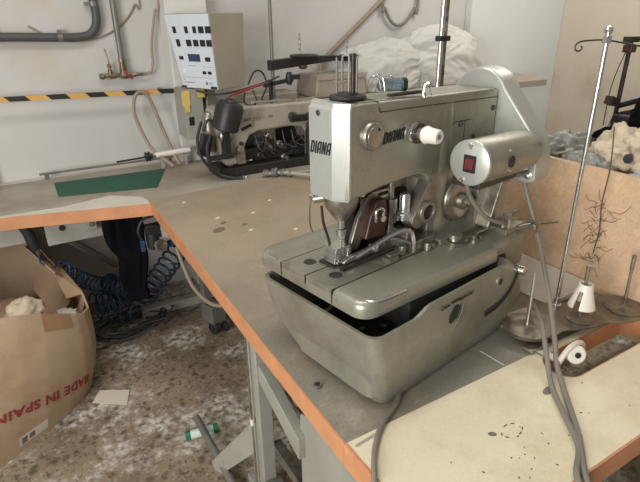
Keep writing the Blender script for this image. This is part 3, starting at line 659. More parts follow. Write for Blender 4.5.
for k in range(26):
    a = k*1.3; z = T+.035+.02*abs(noise.noise(Vector((k*.7,1,2)))); r = .006+.003*math.sin(k*2.1)
    tube(bm, [L(1.219+r*math.cos(a+j), .563+r*math.sin(a+j), z+.005+.002*j) for j in (0,.8,1.6,2.4)], .0006, 4, 3)
obj('thread_remnant', bm, 'thread', ts)
pole_b, pole_t = (1.080,.654,T+.018), (1.083,.66,1.418)
bm = B(); cyl(bm, L(*pole_b), L(*pole_t), .0052, n=16); pl = obj('pole', bm, 'chrome', ts)
bm = B(); lathe(bm, L(1.08,.654,T+.020), (0,0,1), [(0,.012),(.012,.012),(.014,.008),(.03,.008)], 16); obj('collar', bm, 'chrome', ts)
bm = B(); cyl(bm, L(1.083,.66,1.395), L(1.083,.66,1.409), .0095, n=6); lathe(bm, L(1.083,.66,1.412), (0,0,1), [(0,.004),(.004,.008),(.010,.009),(.015,.006),(.017,.001)], 16); obj('clamp_nut', bm, 'chrome', pl)
bm = B(); tube(bm, [L(1.17,.595,1.381), L(1.125,.628,1.392), L(1.083,.66,1.401), L(1.060,.679,1.401), L(1.045,.691,1.399), L(1.038,.697,1.393), L(1.038,.697,1.384), L(1.043,.693,1.380), L(1.048,.689,1.385), L(1.046,.691,1.391)], .0018, 8); obj('hook_arm', bm, 'dsteel', ts)
# white plastic thread cone: slotted hollow cone
cone = B(); n_ = 24
sl = lambda k, t: (k % 8 in (0, 1)) and t < .72
for ri, off_ in ((0, 0), (1, -.0025)):
    pass
prof = [(0,.031),(.15,.029),(.35,.025),(.55,.0215),(.72,.0185),(.85,.0165),(1,.016)]
rings = []
for t, r in prof:
    rings.append([(cone.verts.new((r*math.cos(2*PI*k/n_), r*math.sin(2*PI*k/n_), t*.060)), cone.verts.new(((r-.003)*math.cos(2*PI*k/n_), (r-.003)*math.sin(2*PI*k/n_), t*.060))) for k in range(n_)])
cells = {(i,k): not sl(k, prof[i][0]+.01) for i in range(len(prof)-1) for k in range(n_)}
for (i,k), on in cells.items():
    if not on: continue
    k2 = (k+1)%n_; a,b,c,d = rings[i][k], rings[i][k2], rings[i+1][k2], rings[i+1][k]
    cone.faces.new((a[0],b[0],c[0],d[0])); cone.faces.new((d[1],c[1],b[1],a[1]))
    if not cells.get((i-1,k), False): cone.faces.new((a[1],b[1],b[0],a[0]))
    if not cells.get((i+1,k), False): cone.faces.new((d[0],c[0],c[1],d[1]))
    if not cells[(i,(k-1)%n_)]: cone.faces.new((d[1],d[0],a[0],a[1]))
    if not cells[(i,k2)]: cone.faces.new((b[1],b[0],c[0],c[1]))
tag(obj('thread_cone', cone, 'whitep', loc=(1.0765,.5885,.808), rot=(.04,.06,.9)), 'white plastic slotted thread cone on the middle pin of the thread stand', 'thread cone')

# dry thread tangle hanging beside the chipboard
bm = B(); random.seed(5)
tube(bm, [(1.250,.70,1.20),(1.262,.695,1.10),(1.268,.70,1.0),(1.266,.69,.93),(1.270,.695,.86)], .0016, 5)
for k in range(44):
    x, y, z = 1.272, .70+random.uniform(-.018,.018), random.uniform(.82,1.0)
    dy, dz = random.choice([-1,1])*random.uniform(.008,.035 if k > 8 else .07), random.uniform(-.04,.04)
    tube(bm, [(x,y,z),(x-.003,y+dy*.3,z+dz*.2),(x-.006,y+dy*.7,z+dz*.5+random.uniform(-.01,.01)),(x-.003,y+dy,z+dz)], .0006, 4, 5)
tag(obj('thread_tangle', bm, 'thread'), 'brown tangle of loose thread hanging against the chipboard panel', 'thread')

# grey-white slanted casing at the foot of the chipboard, with wing knob
bx = thing('low_casing', 'pale grey low casing lying between thread stand and chipboard', 'casing', (1.2,.84,T+.0006))
bm = B(); prism(bm, [(-.10,0),(.072,0),(.072,.024),(-.04,.020),(-.10,.008)], lambda a,b,d: (a,d,b), -.16, .09); obj('casing_body', bm, 'white_strip', bx, bev=.005)
bm = B(); lathe(bm, (-.035,.06,.014), (0,0,1), [(0,.009),(.012,.009)], 14); cbox(bm, (-.035,.06,.034), (.045,.013,.018)); cyl(bm, (-.057,.06,.041), (-.057,.06,.047), .009); cyl(bm, (-.013,.06,.041), (-.013,.06,.047), .009); obj('wing_knob', bm, 'black', bx, bev=.003)
# bobbin winder roller by the cut-out
bw = thing('bobbin_winder', 'small white roller bracket at the edge of the oval cut-out', 'bobbin winder', (.935,.490,T+.0017))
bm = B(); box(bm, (-.035,.0,0), (-.01,.11,.006)); box(bm, (-.05,.080,0), (.02,.11,.008)); prism(bm, rounded([(-.045,0),(.01,0),(.004,.032),(-.02,.040)], .006, 3), fv, .016, .022); obj('winder_bracket', bm, 'steel', bw, bev=.002)
bm = B(); lathe(bm, (-.004,.014,.030), (-.45,-.85,.28), [(0,.016),(.003,.0205),(.014,.0205),(.017,.017)], 30); obj('white_roller', bm, 'whitep', bw)
bm = B(); lathe(bm, (-.0115,-.0005,.0348), (-.45,-.85,.28), [(0,.0065),(.003,.006)], 14); obj('axle_end', bm, 'black', bw)
bm = B(); tube(bm, [(-.045,.02,.006),(-.042,.014,.034),(-.020,.012,.054),(.010,.012,.052),(.026,.014,.034),(.022,.018,.008)], .006, 8); obj('winder_arm', bm, 'white_strip', bw)

# two slim uprights standing behind the machine
up = thing('slim_post', 'pair of slim upright steel posts rising out of view behind the machine', 'post', (1.232,1.3,T+.0006))
bm = B(); cyl(bm, (0,0,0), (0,0,1.2), .0085, n=16); obj('post', bm, 'chrome', up)
bm = B(); cyl(bm, (.021,.006,0), (.021,.006,1.2), .007, n=16); obj('post', bm, 'brass', up)
bm = B(); lathe(bm, (0,0,0), (0,0,1), [(0,.04),(.008,.04),(.010,.016),(.04,.016)], 24); obj('foot_flange', bm, 'dsteel', up)
bm = B(); cbox(bm, (.01,.003,.635), (.045,.024,.016)); obj('collar', bm, 'black', up, bev=.002)

# ------------------------------------------------------------------ wall services
bm = B(); tube(bm, [(-.6,2.765,1.372),(-.2,2.765,1.385),(.02,2.765,1.392),(.25,2.765,1.385),(.335,2.765,1.383),(.40,2.765,1.393),(.435,2.765,1.43),(.445,2.765,1.48),(.442,2.765,1.55),(.43,2.765,1.8),(.43,2.765,2.78)], .019, 14)
cp = tag(obj('conduit_pipe', bm, 'pipe'), 'dark grey conduit bending upward on the back wall, top left', 'pipe')
for x, z in ((.008,1.392),(.275,1.385)):
    bm = B(); cyl(bm, (x-.010,2.765,z), (x+.010,2.765,z), .020); box(bm, (x-.006,2.75,z+.016), (x+.006,2.80,z+.032)); obj('pipe_clamp', bm, 'steelpipe', cp)
bm = B(); cyl(bm, (.441,2.765,1.515), (.441,2.765,1.535), .020); box(bm, (.405,2.755,1.518), (.425,2.80,1.532)); obj('pipe_clamp', bm, 'steelpipe', cp)
wp = thing('water_pipe', 'grey vertical pipe with valves and a rusty branch below it', 'pipe', (.527,2.762,1.21))
bm = B(); cyl(bm, (-.001,0,.0), (.003,0,1.57), .0135); obj('riser', bm, 'steelpipe', wp)
bm = B(); lathe(bm, (0,0,.005), (0,0,1), [(0,.017),(.03,.017),(.03,.0145),(.05,.0145),(.05,.018),(.065,.018)], 12); lathe(bm, (-.115,0,-.006), (1,0,0), [(0,.012),(.02,.016),(.025,.010),(.05,.010),(.05,.014),(.075,.014),(.075,.010),(.10,.010),(.10,.017),(.13,.017),(.13,.012),(.17,.012),(.17,.009),(.23,.006)], 14); obj('valve_row', bm, 'brass', wp)
bm = B(); lathe(bm, (-.062,0,.0), (0,0,1), [(0,.011),(.02,.011),(.03,.006),(.04,.012),(.05,.006)], 12); tube(bm, [(-.062,0,.04),(-.064,-.004,.07),(-.072,-.006,.12)], .0035, 6); obj('valve_handle', bm, 'brass', wp)
bm = B(); tube(bm, [(.005,-.018,.012),(.018,-.024,-.01),(.035,-.02,-.02)], .006, 8); obj('red_lever', bm, 'redp', wp)
bm = B(); tube(bm, [(.105,0,-.004),(.130,-.004,.002),(.141,-.002,.02),(.150,0,.06),(.150,0,.10),(.160,0,.16),(.190,0,.28),(.215,0,.40),(.22,0,1.5)], .006, 8); obj('thin_branch', bm, 'beigehose', wp)
cabl('beige_wire', [(.155,2.794,1.435),(.20,2.790,1.405),(.26,2.788,1.375),(.34,2.790,1.365),(.42,2.790,1.372),(.50,2.790,1.40),(.575,2.790,1.45),(.63,2.790,1.52),(.66,2.790,1.62),(.66,2.790,2.79)], .0035, 'beigehose', 'thin beige wire sagging across the back wall near the pipes', 'wire')
# hazard bar
hb = thing('striped_bar', 'horizontal yellow and black striped bar in front of the back wall', 'bar', (-.6,2.70,1.154), rot=(0,math.radians(1.45),0))
bm = B(); box(bm, (0,-.006,-.011), (1.345,.006,.011)); obj('bar', bm, 'tape', hb, smooth=0)
for x in (.05, 1.30): bm = B(); box(bm, (x-.008,.006,-.008), (x+.008,.099,.008)); obj('wall_bracket', bm, 'steelpipe', hb)
cabl('beige_hose_loop', [(.66,2.56,.768),(.585,2.64,.85),(.548,2.67,.95),(.530,2.675,1.04),(.545,2.672,1.11),(.575,2.672,1.13),(.610,2.672,1.10),(.640,2.668,1.0),(.665,2.655,.90),(.690,2.60,.79),(.70,2.57,.770)], .0085, 'beigehose', 'beige hose looping over the striped bar', 'hose')
bm = B(); box(bm, (-1.5,2.7405,.70), (.74,2.7995,.748)); tag(obj('wall_rail', bm, 'white_strip', bev=.002), 'low pale ledge closing the gap between back table and wall', 'ledge')
bm = B(); cyl(bm, (.06,2.735,.778), (.72,2.735,.775), .006, n=12); box(bm, (.08,2.729,.7505), (.10,2.741,.776)); box(bm, (.68,2.729,.7505), (.70,2.741,.776)); tag(obj('thin_rail', bm, 'greyd'), 'thin dark rail above the rear edge of the back table behind the green mat', 'rail')
bm = B(); box(bm, (-.145,2.755,.7505), (-.125,2.7995,1.12)); tag(obj('wall_conduit', bm, 'steelpipe'), 'short vertical grey conduit at the far left under the striped bar', 'conduit')
ar = thing('spindle_rod', 'horizontal spindle with black discs and white tube above the green mat', 'spindle', (.40,2.62,.815))
bm = B(); cyl(bm, (0,0,0), (.14,0,.005), .0045); obj('rod', bm, 'black', ar)
bm = B(); lathe(bm, (.14,0,.005), (1,0,.03), [(0,.024),(.008,.024),(.009,.010),(.014,.010),(.015,.024),(.023,.024),(.024,.014),(.05,.014)], 24); obj('disc', bm, 'black', ar)
bm = B(); cyl(bm, (.175,0,.006), (.37,0,.014), .014); obj('white_tube', bm, 'whitep', ar)
for x in (.22,.34): bm = B(); box(bm, (x-.008,-.01,-.0645), (x+.008,.01,-.003)); obj('support', bm, 'greyp', ar)

# ------------------------------------------------------------------ control box
ca = math.radians(27)
Xb = Vector((math.cos(ca), math.sin(ca), 0)); Yb = Vector((-math.sin(ca), math.cos(ca), 0))
cb = thing('control_box', 'tall beige control box with pale switch panel mounted by the pillar', 'control box', (.872,2.385,1.143), ca)
W, D, H = .285, .235, .335
bm = B()
def cbp(x, y, z):   # x: depth away from panel, y: along the panel
    k = z/H; return (x*(.82+.18*k) - .034*k, y*(.80+.20*k) - .012*k, z)
rings = [[cbp(x, y, z) for x, y in ((0,0),(D,0),(D,W),(0,W))] for z in (0, H)]
loft(bm, rings); obj('casing', bm, 'boxside', cb, bev=.003)
o0 = Vector(cbp(0,0,0)); px_ = (Vector(cbp(0,W,0))-o0); pz_ = (Vector(cbp(0,0,H))-o0)
nrm = pz_.cross(px_).normalized()
if nrm.x > 0: nrm = -nrm
def pan(s, t, d): # s 0..1 from image-left to right, t 0..1 top to bottom
    a = Vector(cbp(0, W*(1-s), H*(1-t))); return a + nrm*d
def pq(bm, s0, t0, s1, t1, d0, d1):
    v = [bm.verts.new(pan(s,t,d)) for d in (d0,d1) for s,t in ((s0,t0),(s1,t0),(s1,t1),(s0,t1))]
    for f in ((0,1,2,3),(7,6,5,4),(0,4,5,1),(1,5,6,2),(2,6,7,3),(3,7,4,0)): bm.faces.new([v[i] for i in f])
bm = B(); pq(bm, .01,.01,.985,.985, .0005,.003); pnl = obj('switch_panel', bm, 'panelw', cb, smooth=0)
def sw(s, t, w, h, m='ink', name='switch', d=.006):
    bm = B(); pq(bm, s-w/2, t-h/2, s+w/2, t+h/2, .003, d); return obj(name, bm, m, pnl, smooth=0)
for s in (.17,.45,.64): sw(s,.205,.07,.085)
for s in (.80,.955): sw(s-.01,.205,.115,.085)
sw(.19,.375,.08,.095)
for s in (.45,.62,.78,.93): sw(s,.375,.115,.085)
sw(.50,.57,.30,.10,'lcd','display',.004); sw(.17,.575,.10,.045); sw(.84,.585,.12,.055)
for s,t in ((.70,.765),(.84,.765)): sw(s,t,.09,.04)
sw(.18,.75,.07,.06,'whitep','button'); sw(.055,.97,.12,.022,'ink','foot',.010); sw(.90,.965,.14,.03,'ink','foot',.010)
bm = B()
for s0,t0,s1,t1 in ((.30,.675,.50,.680),(.68,.685,.74,.690),(.80,.685,.92,.690),(.06,.835,.93,.839),(.08,.868,.11,.878),(.08,.905,.38,.915),(.68,.89,.74,.935),(.77,.895,.87,.900),(.77,.91,.87,.915),(.77,.925,.87,.930)): pq(bm, s0,t0,s1,t1,.003,.0034)
obj('panel_print', bm, 'greyd', pnl, smooth=0)
bm = B(); cbox(bm, (.10,.17,-.045), (.06,.05,.09)); box(bm, (.06,.14,-.12), (.14,.20,-.06)); box(bm, (.085,.155,-.399), (.115,.185,-.10)); obj('mount', bm, 'greyp', cb, bev=.003)
st = thing('yellow_junction_box', 'small white junction box with yellow paper tags below the control box', 'junction box', (.775,2.55,.90))
bm = B(); box(bm, (-.035,-.03,0), (.06,.129,.24)); obj('box', bm, 'greyp', st, bev=.003)
bm = B(); box(bm, (-.045,-.034,.165), (-.005,-.031,.235)); box(bm, (-.038,-.038,.135), (-.012,-.035,.175)); box(bm, (.03,-.036,.20), (.07,-.0345,.24)); obj('tag', bm, 'yellow', st)
bm = B(); box(bm, (-.02,-.034,.07), (.004,-.0302,.11)); obj('socket', bm, 'black', st)

# ------------------------------------------------------------------ second machine
m2 = thing('sewing_machine', 'old cream overlock sewing machine with black motor below the control box', 'sewing machine', (.80,2.26,T+.0006))
def q(x, z): return (x, z)
arm2 = [(0,.31),(.02,.328),(.12,.328),(.15,.323),(.60,.318),(.62,.30),(.62,0),(.50,0),(.49,.15),(.46,.195),(.40,.205),(.22,.200),(.17,.185),(.145,.14),(.13,.09),(.10,.055),(.045,.05),(.01,.09)]
bm = B(); prism(bm, arm2, fv, .02, .15); obj('arm', bm, 'm2', m2, bev=.018, seg=4, smooth=40)
bm = B(); lathe(bm, (.045,.02,.20), (0,-1,0), [(0,.035),(.02,.033),(.03,.022),(.034,.005)], 24); lathe(bm, (-.005,.085,.22), (0,0,1), [(-.10,.028),(-.07,.034),(.06,.034),(.085,.020)], 20); obj('head_cover', bm, 'steel', m2)
bm = B(); box(bm, (.0,.0,.0), (.60,.18,.045)); obj('base', bm, 'grime_shade', m2, bev=.006)
bm = B(); box(bm, (.16,.135,.045), (.48,.149,.22)); obj('back_guard', bm, 'grime_shade', m2)
bm = B(); box(bm, (.145,.05,.045), (.485,.12,.115)); obj('dark_filler', bm, 'grime_shade', m2, bev=.01)  # added dark box, puts the shade into the opening below the arm
bm = B(); box(bm, (.47,-.012,.0), (.615,.015,.19)); obj('side_cover', bm, 'grime_shade', m2, bev=.008)
random.seed(11)
for k in range(20):
    x = random.uniform(.12,.46); z = random.uniform(.05,.17); bm = B()
    if k % 3 == 0: lathe(bm, (x,.06,z), (0,-1,0), [(0,.016),(.02,.018),(.025,.010),(.05,.009)], 14)
    elif k % 3 == 1: cbox(bm, (x,.05,z), (random.uniform(.02,.06),.03,random.uniform(.01,.03)), Matrix.Rotation(random.uniform(-.6,.6),3,'Y'))
    else: cyl(bm, (x,.05,z), (x+random.uniform(-.05,.05),.03,z+random.uniform(-.05,.05)), .006)
    obj('looper_part', bm, random.choice(['grime_shade','grime_shade','dsteel','steel','dsteel','black']), m2, bev=.001)
for i in range(5):
    bm = B(); x = .19+.05*i; tube(bm, [(x,.01,.19),(x+.01,-.01,.13),(x+.03+.01*i,-.015,.11),(x+.05,.0,.15),(x+.055,.02,.19)], .0025, 6); obj('thread_tube', bm, 'black', m2)
bm = B(); box(bm, (.20,.128,.10), (.36,.1345,.19)); obj('work_window', bm, 'greyp', m2)
bm = B()
for i,(x,z,r) in enumerate([(.40,.255,.022),(.44,.245,.018),(.49,.25,.016),(.53,.235,.020),(.57,.25,.018),(.50,.20,.022),(.52,.12,.024),(.53,.06,.022),(.60,.22,.022)]): lathe(bm, (x,.015,z), (0,-1,0), [(0,r),(.012,r),(.018,r*.6),(.035,r*.55)], 18)
obj('tension_dial', bm, 'black', m2)
bm = B(); box(bm, (.38,-.008,.23), (.60,.010,.262)); obj('tension_bar', bm, 'grime_shade', m2, bev=.003)
bm = B(); tube(bm, [(.20,.06,.322),(.22,.05,.335),(.40,.05,.330),(.44,.05,.325)], .006, 8); tube(bm, [(.46,.05,.318),(.55,.05,.325)], .011, 8); obj('top_rod', bm, 'chrome', m2)
bm = put(text_bm('COMPLETT', .024, .1, .0006, .0004), basis((.170,.0185,.262), (1,0,-.02), (0,0,1))); obj('brand_lettering', bm, 'greyd', m2, smooth=0)
bm = B(); cbox(bm, (.155,.018,.228), (.058,.006,.012), Matrix.Rotation(-.35,3,'Y')); obj('badge', bm, 'ink', m2)
bm = B(); lathe(bm, (.185,.018,.238), (0,-1,0), [(0,.010),(.006,.008)], 14); obj('badge_screw', bm, 'brass', m2)
bm = B(); cbox(bm, (.285,.0185,.268), (.024,.003,.008)); obj('plate', bm, 'greyd', m2)
# lower head linkages
bm = B(); lathe(bm, (.075,.06,.05), (0,0,-1), [(0,.022),(.018,.018),(.03,.010),(.048,.008)], 16); box(bm, (.09,-.005,.06), (.13,.02,.13)); lathe(bm, (.10,.0,.13), (.3,-1,.3), [(0,.02),(.02,.018)], 16); obj('needle_clamp', bm, 'steel', m2, bev=.002)
# black motor
mm_ = B(); lathe(mm_, (.020,-.045,.240), (.28,-.12,.95), [(0,.048),(.006,.061),(.105,.063),(.125,.054),(.130,.030)], 32); mo2 = obj('motor', mm_, 'black', m2)
mm_ = B(); lathe(mm_, (.020+.28*.128,-.045-.128*.12,.240+.95*.128), (.28,-.12,.95), [(0,.030),(.01,.026),(.018,.010)], 20); obj('motor_cap', mm_, 'dsteel', mo2)
bm = B(); box(bm, (.02,-.03,.10), (.05,.02,.22)); tube(bm, [(-.04,-.02,.22),(-.065,-.03,.15),(-.04,-.03,.05),(.03,-.03,.01),(.09,-.05,.003)], .010, 8); tube(bm, [(-.07,0,.28),(-.10,-.01,.20),(-.09,-.02,.12),(-.05,-.03,.06)], .007, 8); tube(bm, [(.0,-.03,.25),(-.045,-.03,.29),(-.075,-.02,.24)], .007, 8); cbox(bm, (-.06,.01,.17), (.05,.04,.10), Matrix.Rotation(.3,3,'Y')); cbox(bm, (.0,-.03,.115), (.12,.02,.02)); obj('black_bracket', bm, 'black', m2, bev=.002)
bm = B(); cyl(bm, (.10,-.065,.0), (.10,-.065,.012), .010); cyl(bm, (.10,-.065,.012), (.10,-.065,.02), .004); obj('bolt', bm, 'chrome', m2)
# red and black cables on top
cabl('red_cable', [(.90,2.345,1.118),(.93,2.33,1.130),(1.0,2.33,1.145),(1.05,2.33,1.158),(1.10,2.33,1.163)], .0055, 'redp', 'short red cable in the bundle under the control box', 'cable')
cabl('black_cable', [(.80,2.50,1.135),(.83,2.40,1.13),(.855,2.352,1.13),(.94,2.345,1.138),(1.08,2.35,1.163),(1.20,2.40,1.185)], .0045, 'black', 'black cable running under the control box toward the thread shelf', 'cable')
for i, pts in enumerate([[(1.02,2.38,1.16),(1.05,2.36,1.22),(1.10,2.38,1.21),(1.12,2.38,1.15),(1.09,2.37,1.10),(1.08,2.36,1.085)], [(.98,2.33,1.13),(.97,2.32,1.09),(1.0,2.31,1.07),(1.03,2.31,1.09),(1.02,2.33,1.14)]]):
    cabl('black_cable_loop', pts, .004, 'black', ['black cable loop at the lower right corner of the control box','small black cable loop hanging above the old overlock machine'][i], 'cable')
bm = B(); cbox(bm, (1.16,2.33,1.165), (.16,.02,.018), Matrix.Rotation(-.12,3,'Y')); lathe(bm, (1.22,2.33,1.18), (0,0,1), [(-.03,.012),(.0,.02),(.03,.012)], 14); box(bm, (1.11,2.32,1.0745), (1.125,2.34,1.18)); cbox(bm, (1.25,2.33,1.185), (.05,.03,.022))
put(bm, Matrix.Translation((-.80,-2.26,-T-.0006)))
obj('thread_arm', bm, 'black', m2, bev=.002)
# linkage lying on the table in front of it
lk = thing('air_cylinder', 'grey rod linkage lying on the table before the overlock machine', 'linkage', (1.05,2.14,T+.012))
bm = B(); tube(bm, [(-.05,.03,.006),(.02,.0,.008),(.14,-.15,.008),(.26,-.32,.010)], .009, 8); tube(bm, [(.0,.05,.005),(.10,-.02,.003),(.26,-.06,.003),(.42,-.09,.003)], .0075, 8); obj('rod', bm, 'greyp', lk)
bm = B()
for x,y,r in [(-.05,.04,.018),(-.015,.02,.022),(.02,.01,.018),(.045,-.02,.015),(.0,.04,.014),(.14,-.15,.013),(.155,-.17,.014)]: lathe(bm, (x,y,r-.011), (.6,-.7,.2), [(-.014,r*.8),(-.01,r),(.01,r),(.014,r*.8)], 12)
obj('joint', bm, 'steelpipe', lk)

# pole and thread shelf behind the overlock machine
th = thing('thread_rack', 'black thread rack arm with spool pins on a thin pole behind the overlock', 'thread rack', (1.213,2.50,T+.0006))
bm = B(); cyl(bm, (0,0,0), (.003,0,1.25), .009); obj('pole', bm, 'steelpipe', th)
bm = B(); prism(bm, [(-.02,.455),(.36,.485),(.50,.478),(.50,.505),(.36,.515),(.15,.515),(-.02,.505)], fv, -.02, .02); obj('shelf_arm', bm, 'black', th, bev=.004)
bm = B(); lathe(bm, (.19,0,.513), (0,0,1), [(0,.075),(.006,.078),(.012,.07),(.014,.02)], 30); lathe(bm, (.47,0,.503), (0,0,1), [(0,.05),(.005,.055),(.010,.05)], 24); obj('spool_disc', bm, 'dsteel', th)
for x in (.165,.46):
    bm = B(); cyl(bm, (x,0,.52), (x,0,.63), .0035); pn = obj('spool_pin', bm, 'steel', th)
    for z in (.55,.575,.60): bm = B(); lathe(bm, (x,0,z), (0,0,1), [(0,.004),(.002,.016 if z==.575 else .011),(.004,.004)], 14); obj('washer', bm, 'steel', pn)
bm = B(); lathe(bm, (.17,-.02,.475), (0,0,-1), [(0,.02),(.012,.024),(.02,.015)], 14); obj('red_knob', bm, 'brownred', th)

# ------------------------------------------------------------------ bench, tan box and white cloth
bn = thing('rear_bench', 'raised brown-beige bench top behind the machines carrying the white cloth', 'bench', (2.2,2.55,0))
bm = B(); prism(bm, off([(1.42,2.395),(3.19,2.31),(3.37,2.735),(1.42,2.735)],-2.2,-2.55), fz, 1.01, 1.05); obj('bench_top', bm, 'bench', bn, bev=.003)
for x, y in ((1.60,2.44),(2.75,2.42),(3.1,2.68),(1.60,2.70)): obj('leg', box(B(), (x-2.22,y-2.57,0), (x-2.18,y-2.53,1.01)), 'greyd', bn)
bm = B(); cbox(bm, (.745,-.13,1.060), (.05,.03,.020)); obj('clamp', bm, 'black', bn)
tbx = thing('tan_box', 'dusty tan box behind the overlock machine, under the black rack arm', 'box', (1.60,2.52,1.051))
bm = B(); loft(bm, [[(-.17,-.09,0),(.17,-.09,0),(.17,.14,0),(-.17,.14,0)],[(-.155,-.085,.12),(.15,-.085,.12),(.15,.14,.12),(-.155,.14,.12)]]); obj('box', bm, 'boxside', tbx, bev=.012, seg=3)
bm = B(); box(bm, (-.16,-.092,.095), (.155,-.089,.118)); obj('lid_band', bm, 'bench', tbx)
bm = B(); box(bm, (1.05,2.50,T+.001), (1.36,2.66,1.09)); tag(obj('cable_cabinet', bm, 'boxside', bev=.008), 'tan metal cabinet standing directly behind the overlock machine', 'cabinet')
cl = blob((1.97,2.575,1.14), (.30,.135,.175), 3, .24, 1.15, 6, flat=1.052, ridged=True)
tag(obj('white_cloth', cl, 'fabric', smooth=80), 'left lobe of the crumpled white cloth heap, nearest the black rack arm', 'cloth', 'white cloth heaps on the rear bench')
cl = blob((2.42,2.585,1.16), (.33,.135,.215), 9, .26, .9, 6, flat=1.052, ridged=True); 
tag(obj('white_cloth', cl, 'fabric', smooth=80), 'right, taller heap of crumpled white cloth, behind the slim posts', 'cloth', 'white cloth heaps on the rear bench')
cabl('wall_hose', [(1.66,2.755,1.02+.05),(1.70,2.765,1.22),(1.80,2.77,1.31),(1.95,2.775,1.42),(2.08,2.78,1.52),(2.17,2.78,1.60),(2.2,2.78,1.8),(2.2,2.78,2.79)], .013, 'beigehose', 'thick beige hose climbing the back wall behind the white cloth', 'hose')
cabl('hanging_cable', [(2.13,2.780,2.79),(2.12,2.780,1.60),(2.145,2.780,1.50),(2.19,2.780,1.43),(2.25,2.780,1.402),(2.32,2.780,1.43),(2.38,2.780,1.50),(2.41,2.780,1.58),(2.42,2.780,2.79)], .009, 'cable', 'dark cable hanging in a U on the back wall above the white cloth', 'cable')

# ------------------------------------------------------------------ bin of scraps at the right
bi = thing('scrap_bin', 'open chipboard bin with tan front panel at the right of the table', 'bin', (1.6,.5,0))
obj('front_panel', box(B(), (-.325,-.6,.66), (-.307,.515,1.083)), 'chip', bi, bev=.0015)
obj('side_panel', box(B(), (-.307,.50,.10), (.9,.515,1.07)), 'chip', bi)
obj('side_panel', box(B(), (-.307,-.6,.10), (.9,-.585,1.07)), 'chip', bi)
obj('back_panel', box(B(), (.9,-.6,.10), (.915,.515,1.07)), 'chip', bi)
obj('bottom', box(B(), (-.307,-.585,.93), (.9,.50,.95)), 'chip', bi)
for x, y in ((-.23,-.55),(-.23,.45),(.86,-.55),(.86,.45)): obj('leg', box(B(), (x-.025,y-.025,0), (x+.025,y+.025,.70)), 'greyd', bi)
Q = [('foam_scrap',(1.50,.79,1.075),(.08,.085,.075),21,'foam','large yellowed foam lump with a dark hole on top of the bin','foam'),
     ('foam_scrap',(1.50,.655,1.055),(.085,.075,.085),22,'foam','yellowed foam lump at the right edge of the bin','foam'),
     ('plastic_bag',(1.46,.955,1.03),(.12,.065,.075),23,'bag','crumpled grey plastic bag at the left end of the bin','bag'),
     ('plastic_bag',(1.39,.845,1.02),(.055,.08,.055),24,'bag','crumpled clear bag in front of the large foam lump','bag'),
     ('plastic_bag',(1.75,.655,1.09),(.13,.095,.14),25,'bluebag','blue-grey plastic sack at the back right of the bin','bag'),
     ('plastic_bag',(1.36,.60,1.035),(.05,.10,.035),26,'bluebag','dark blue-grey plastic film low at the front of the bin','bag'),
     ('rag',(1.64,.93,1.01),(.07,.06,.085),27,'blackcloth','black rag heap behind the grey bag in the bin','rag'),
     ('rag',(1.80,.84,1.08),(.13,.08,.15),29,'blackcloth','black cloth pile at the far side of the bin behind the foam','rag')]
for nm, c, s, sd, m_, lab, cat in Q:
    bm = blob(c, s, sd, .42, 1.9, 5, ridged=('foam' not in nm)); tag(obj(nm, bm, m_, smooth=70), lab, cat, {'foam':'foam lumps in the scrap bin','bag':'plastic bags in the scrap bin','rag':'black rags in the scrap bin'}[cat])
bm = B(); cyl(bm, (1.425,.742,1.085), (1.47,.765,1.085), .012, .011, 12); 
tag(obj('dark_plug', bm, 'ink'), 'small dark plug sunk in the large foam lump', 'plug')
bp = thing('black_stand', 'dark stand pole with red clamp and cross arms rising behind the bin', 'stand', (2.06,1.16,0))
bm = B(); box(bm, (-.007,-.007,0), (.007,.007,1.36)); obj('pole', bm, 'dsteel', bp, bev=.003)
bm = B(); cbox(bm, (0,0,1.33), (.036,.036,.028)); obj('clamp', bm, 'brownred', bp, bev=.004)
bm = B(); cbox(bm, (0,0,1.362), (.06,.03,.020)); tube(bm, [(-.01,.01,1.366),(.06,-.07,1.355),(.12,-.16,1.335)], .004, 6); obj('top_arm', bm, 'dsteel', bp)
bm = B(); tube(bm, [(.0,0,1.12),(.08,-.06,1.15),(.16,-.16,1.20)], .014, 8); tube(bm, [(0,0,1.07),(.1,-.1,1.10),(.18,-.2,1.10)], .022, 8); obj('cross_arm', bm, 'black', bp)
bm = B(); cbox(bm, (.04,-.05,1.02), (.14,.10,.14)); obj('black_unit', bm, 'black', bp, bev=.01)
bm = B(); tube(bm, [(-.008,.0,1.35),(-.05,.01,1.2),(-.07,.0,1.05)], .002, 4); tube(bm, [(0,-.008,1.35),(-.03,-.02,1.15),(-.09,-.02,1.0)], .002, 4); cbox(bm, (-.045,0,1.14), (.05,.03,.03), Matrix.Rotation(.3,3,'Y')); obj('thread_wire', bm, 'dsteel', bp)

# ------------------------------------------------------------------ under the table
ag = thing('air_gun', 'black air gun handle hanging under the back table at the left', 'air gun', (-.02,2.262,.69))
bm = B(); tube(bm, [(-.035,0,.005),(-.02,0,-.03),(-.012,0,-.08),(-.005,0,-.105)], lambda t: .018+.004*math.sin(t*3), 12); box(bm, (-.045,-.01,-.005), (.03,.01,.0095)); tube(bm, [(.02,0,.0),(.035,-.002,-.03),(.052,-.004,-.075)], .0075, 8); obj('handle', bm, 'black', ag)
bm = B(); cyl(bm, (-.005,0,-.105), (-.002,0,-.125), .008); obj('hose_fitting', bm, 'steel', ag)
def helix(p0, p1, r, turns, sag=0, n=14, grow=0):
    p0, p1 = Vector(p0), Vector(p1); x, y, z = frame(p1-p0); out = []
    N = int(turns*n)
    for i in range(N+1):
        t = i/N; a = 2*PI*turns*t; rr = r*(1+grow*t)
        out.append(p0+(p1-p0)*t + (x*math.cos(a)+y*math.sin(a))*rr + Vector((0,0,-sag*4*t*(1-t))))
    return out
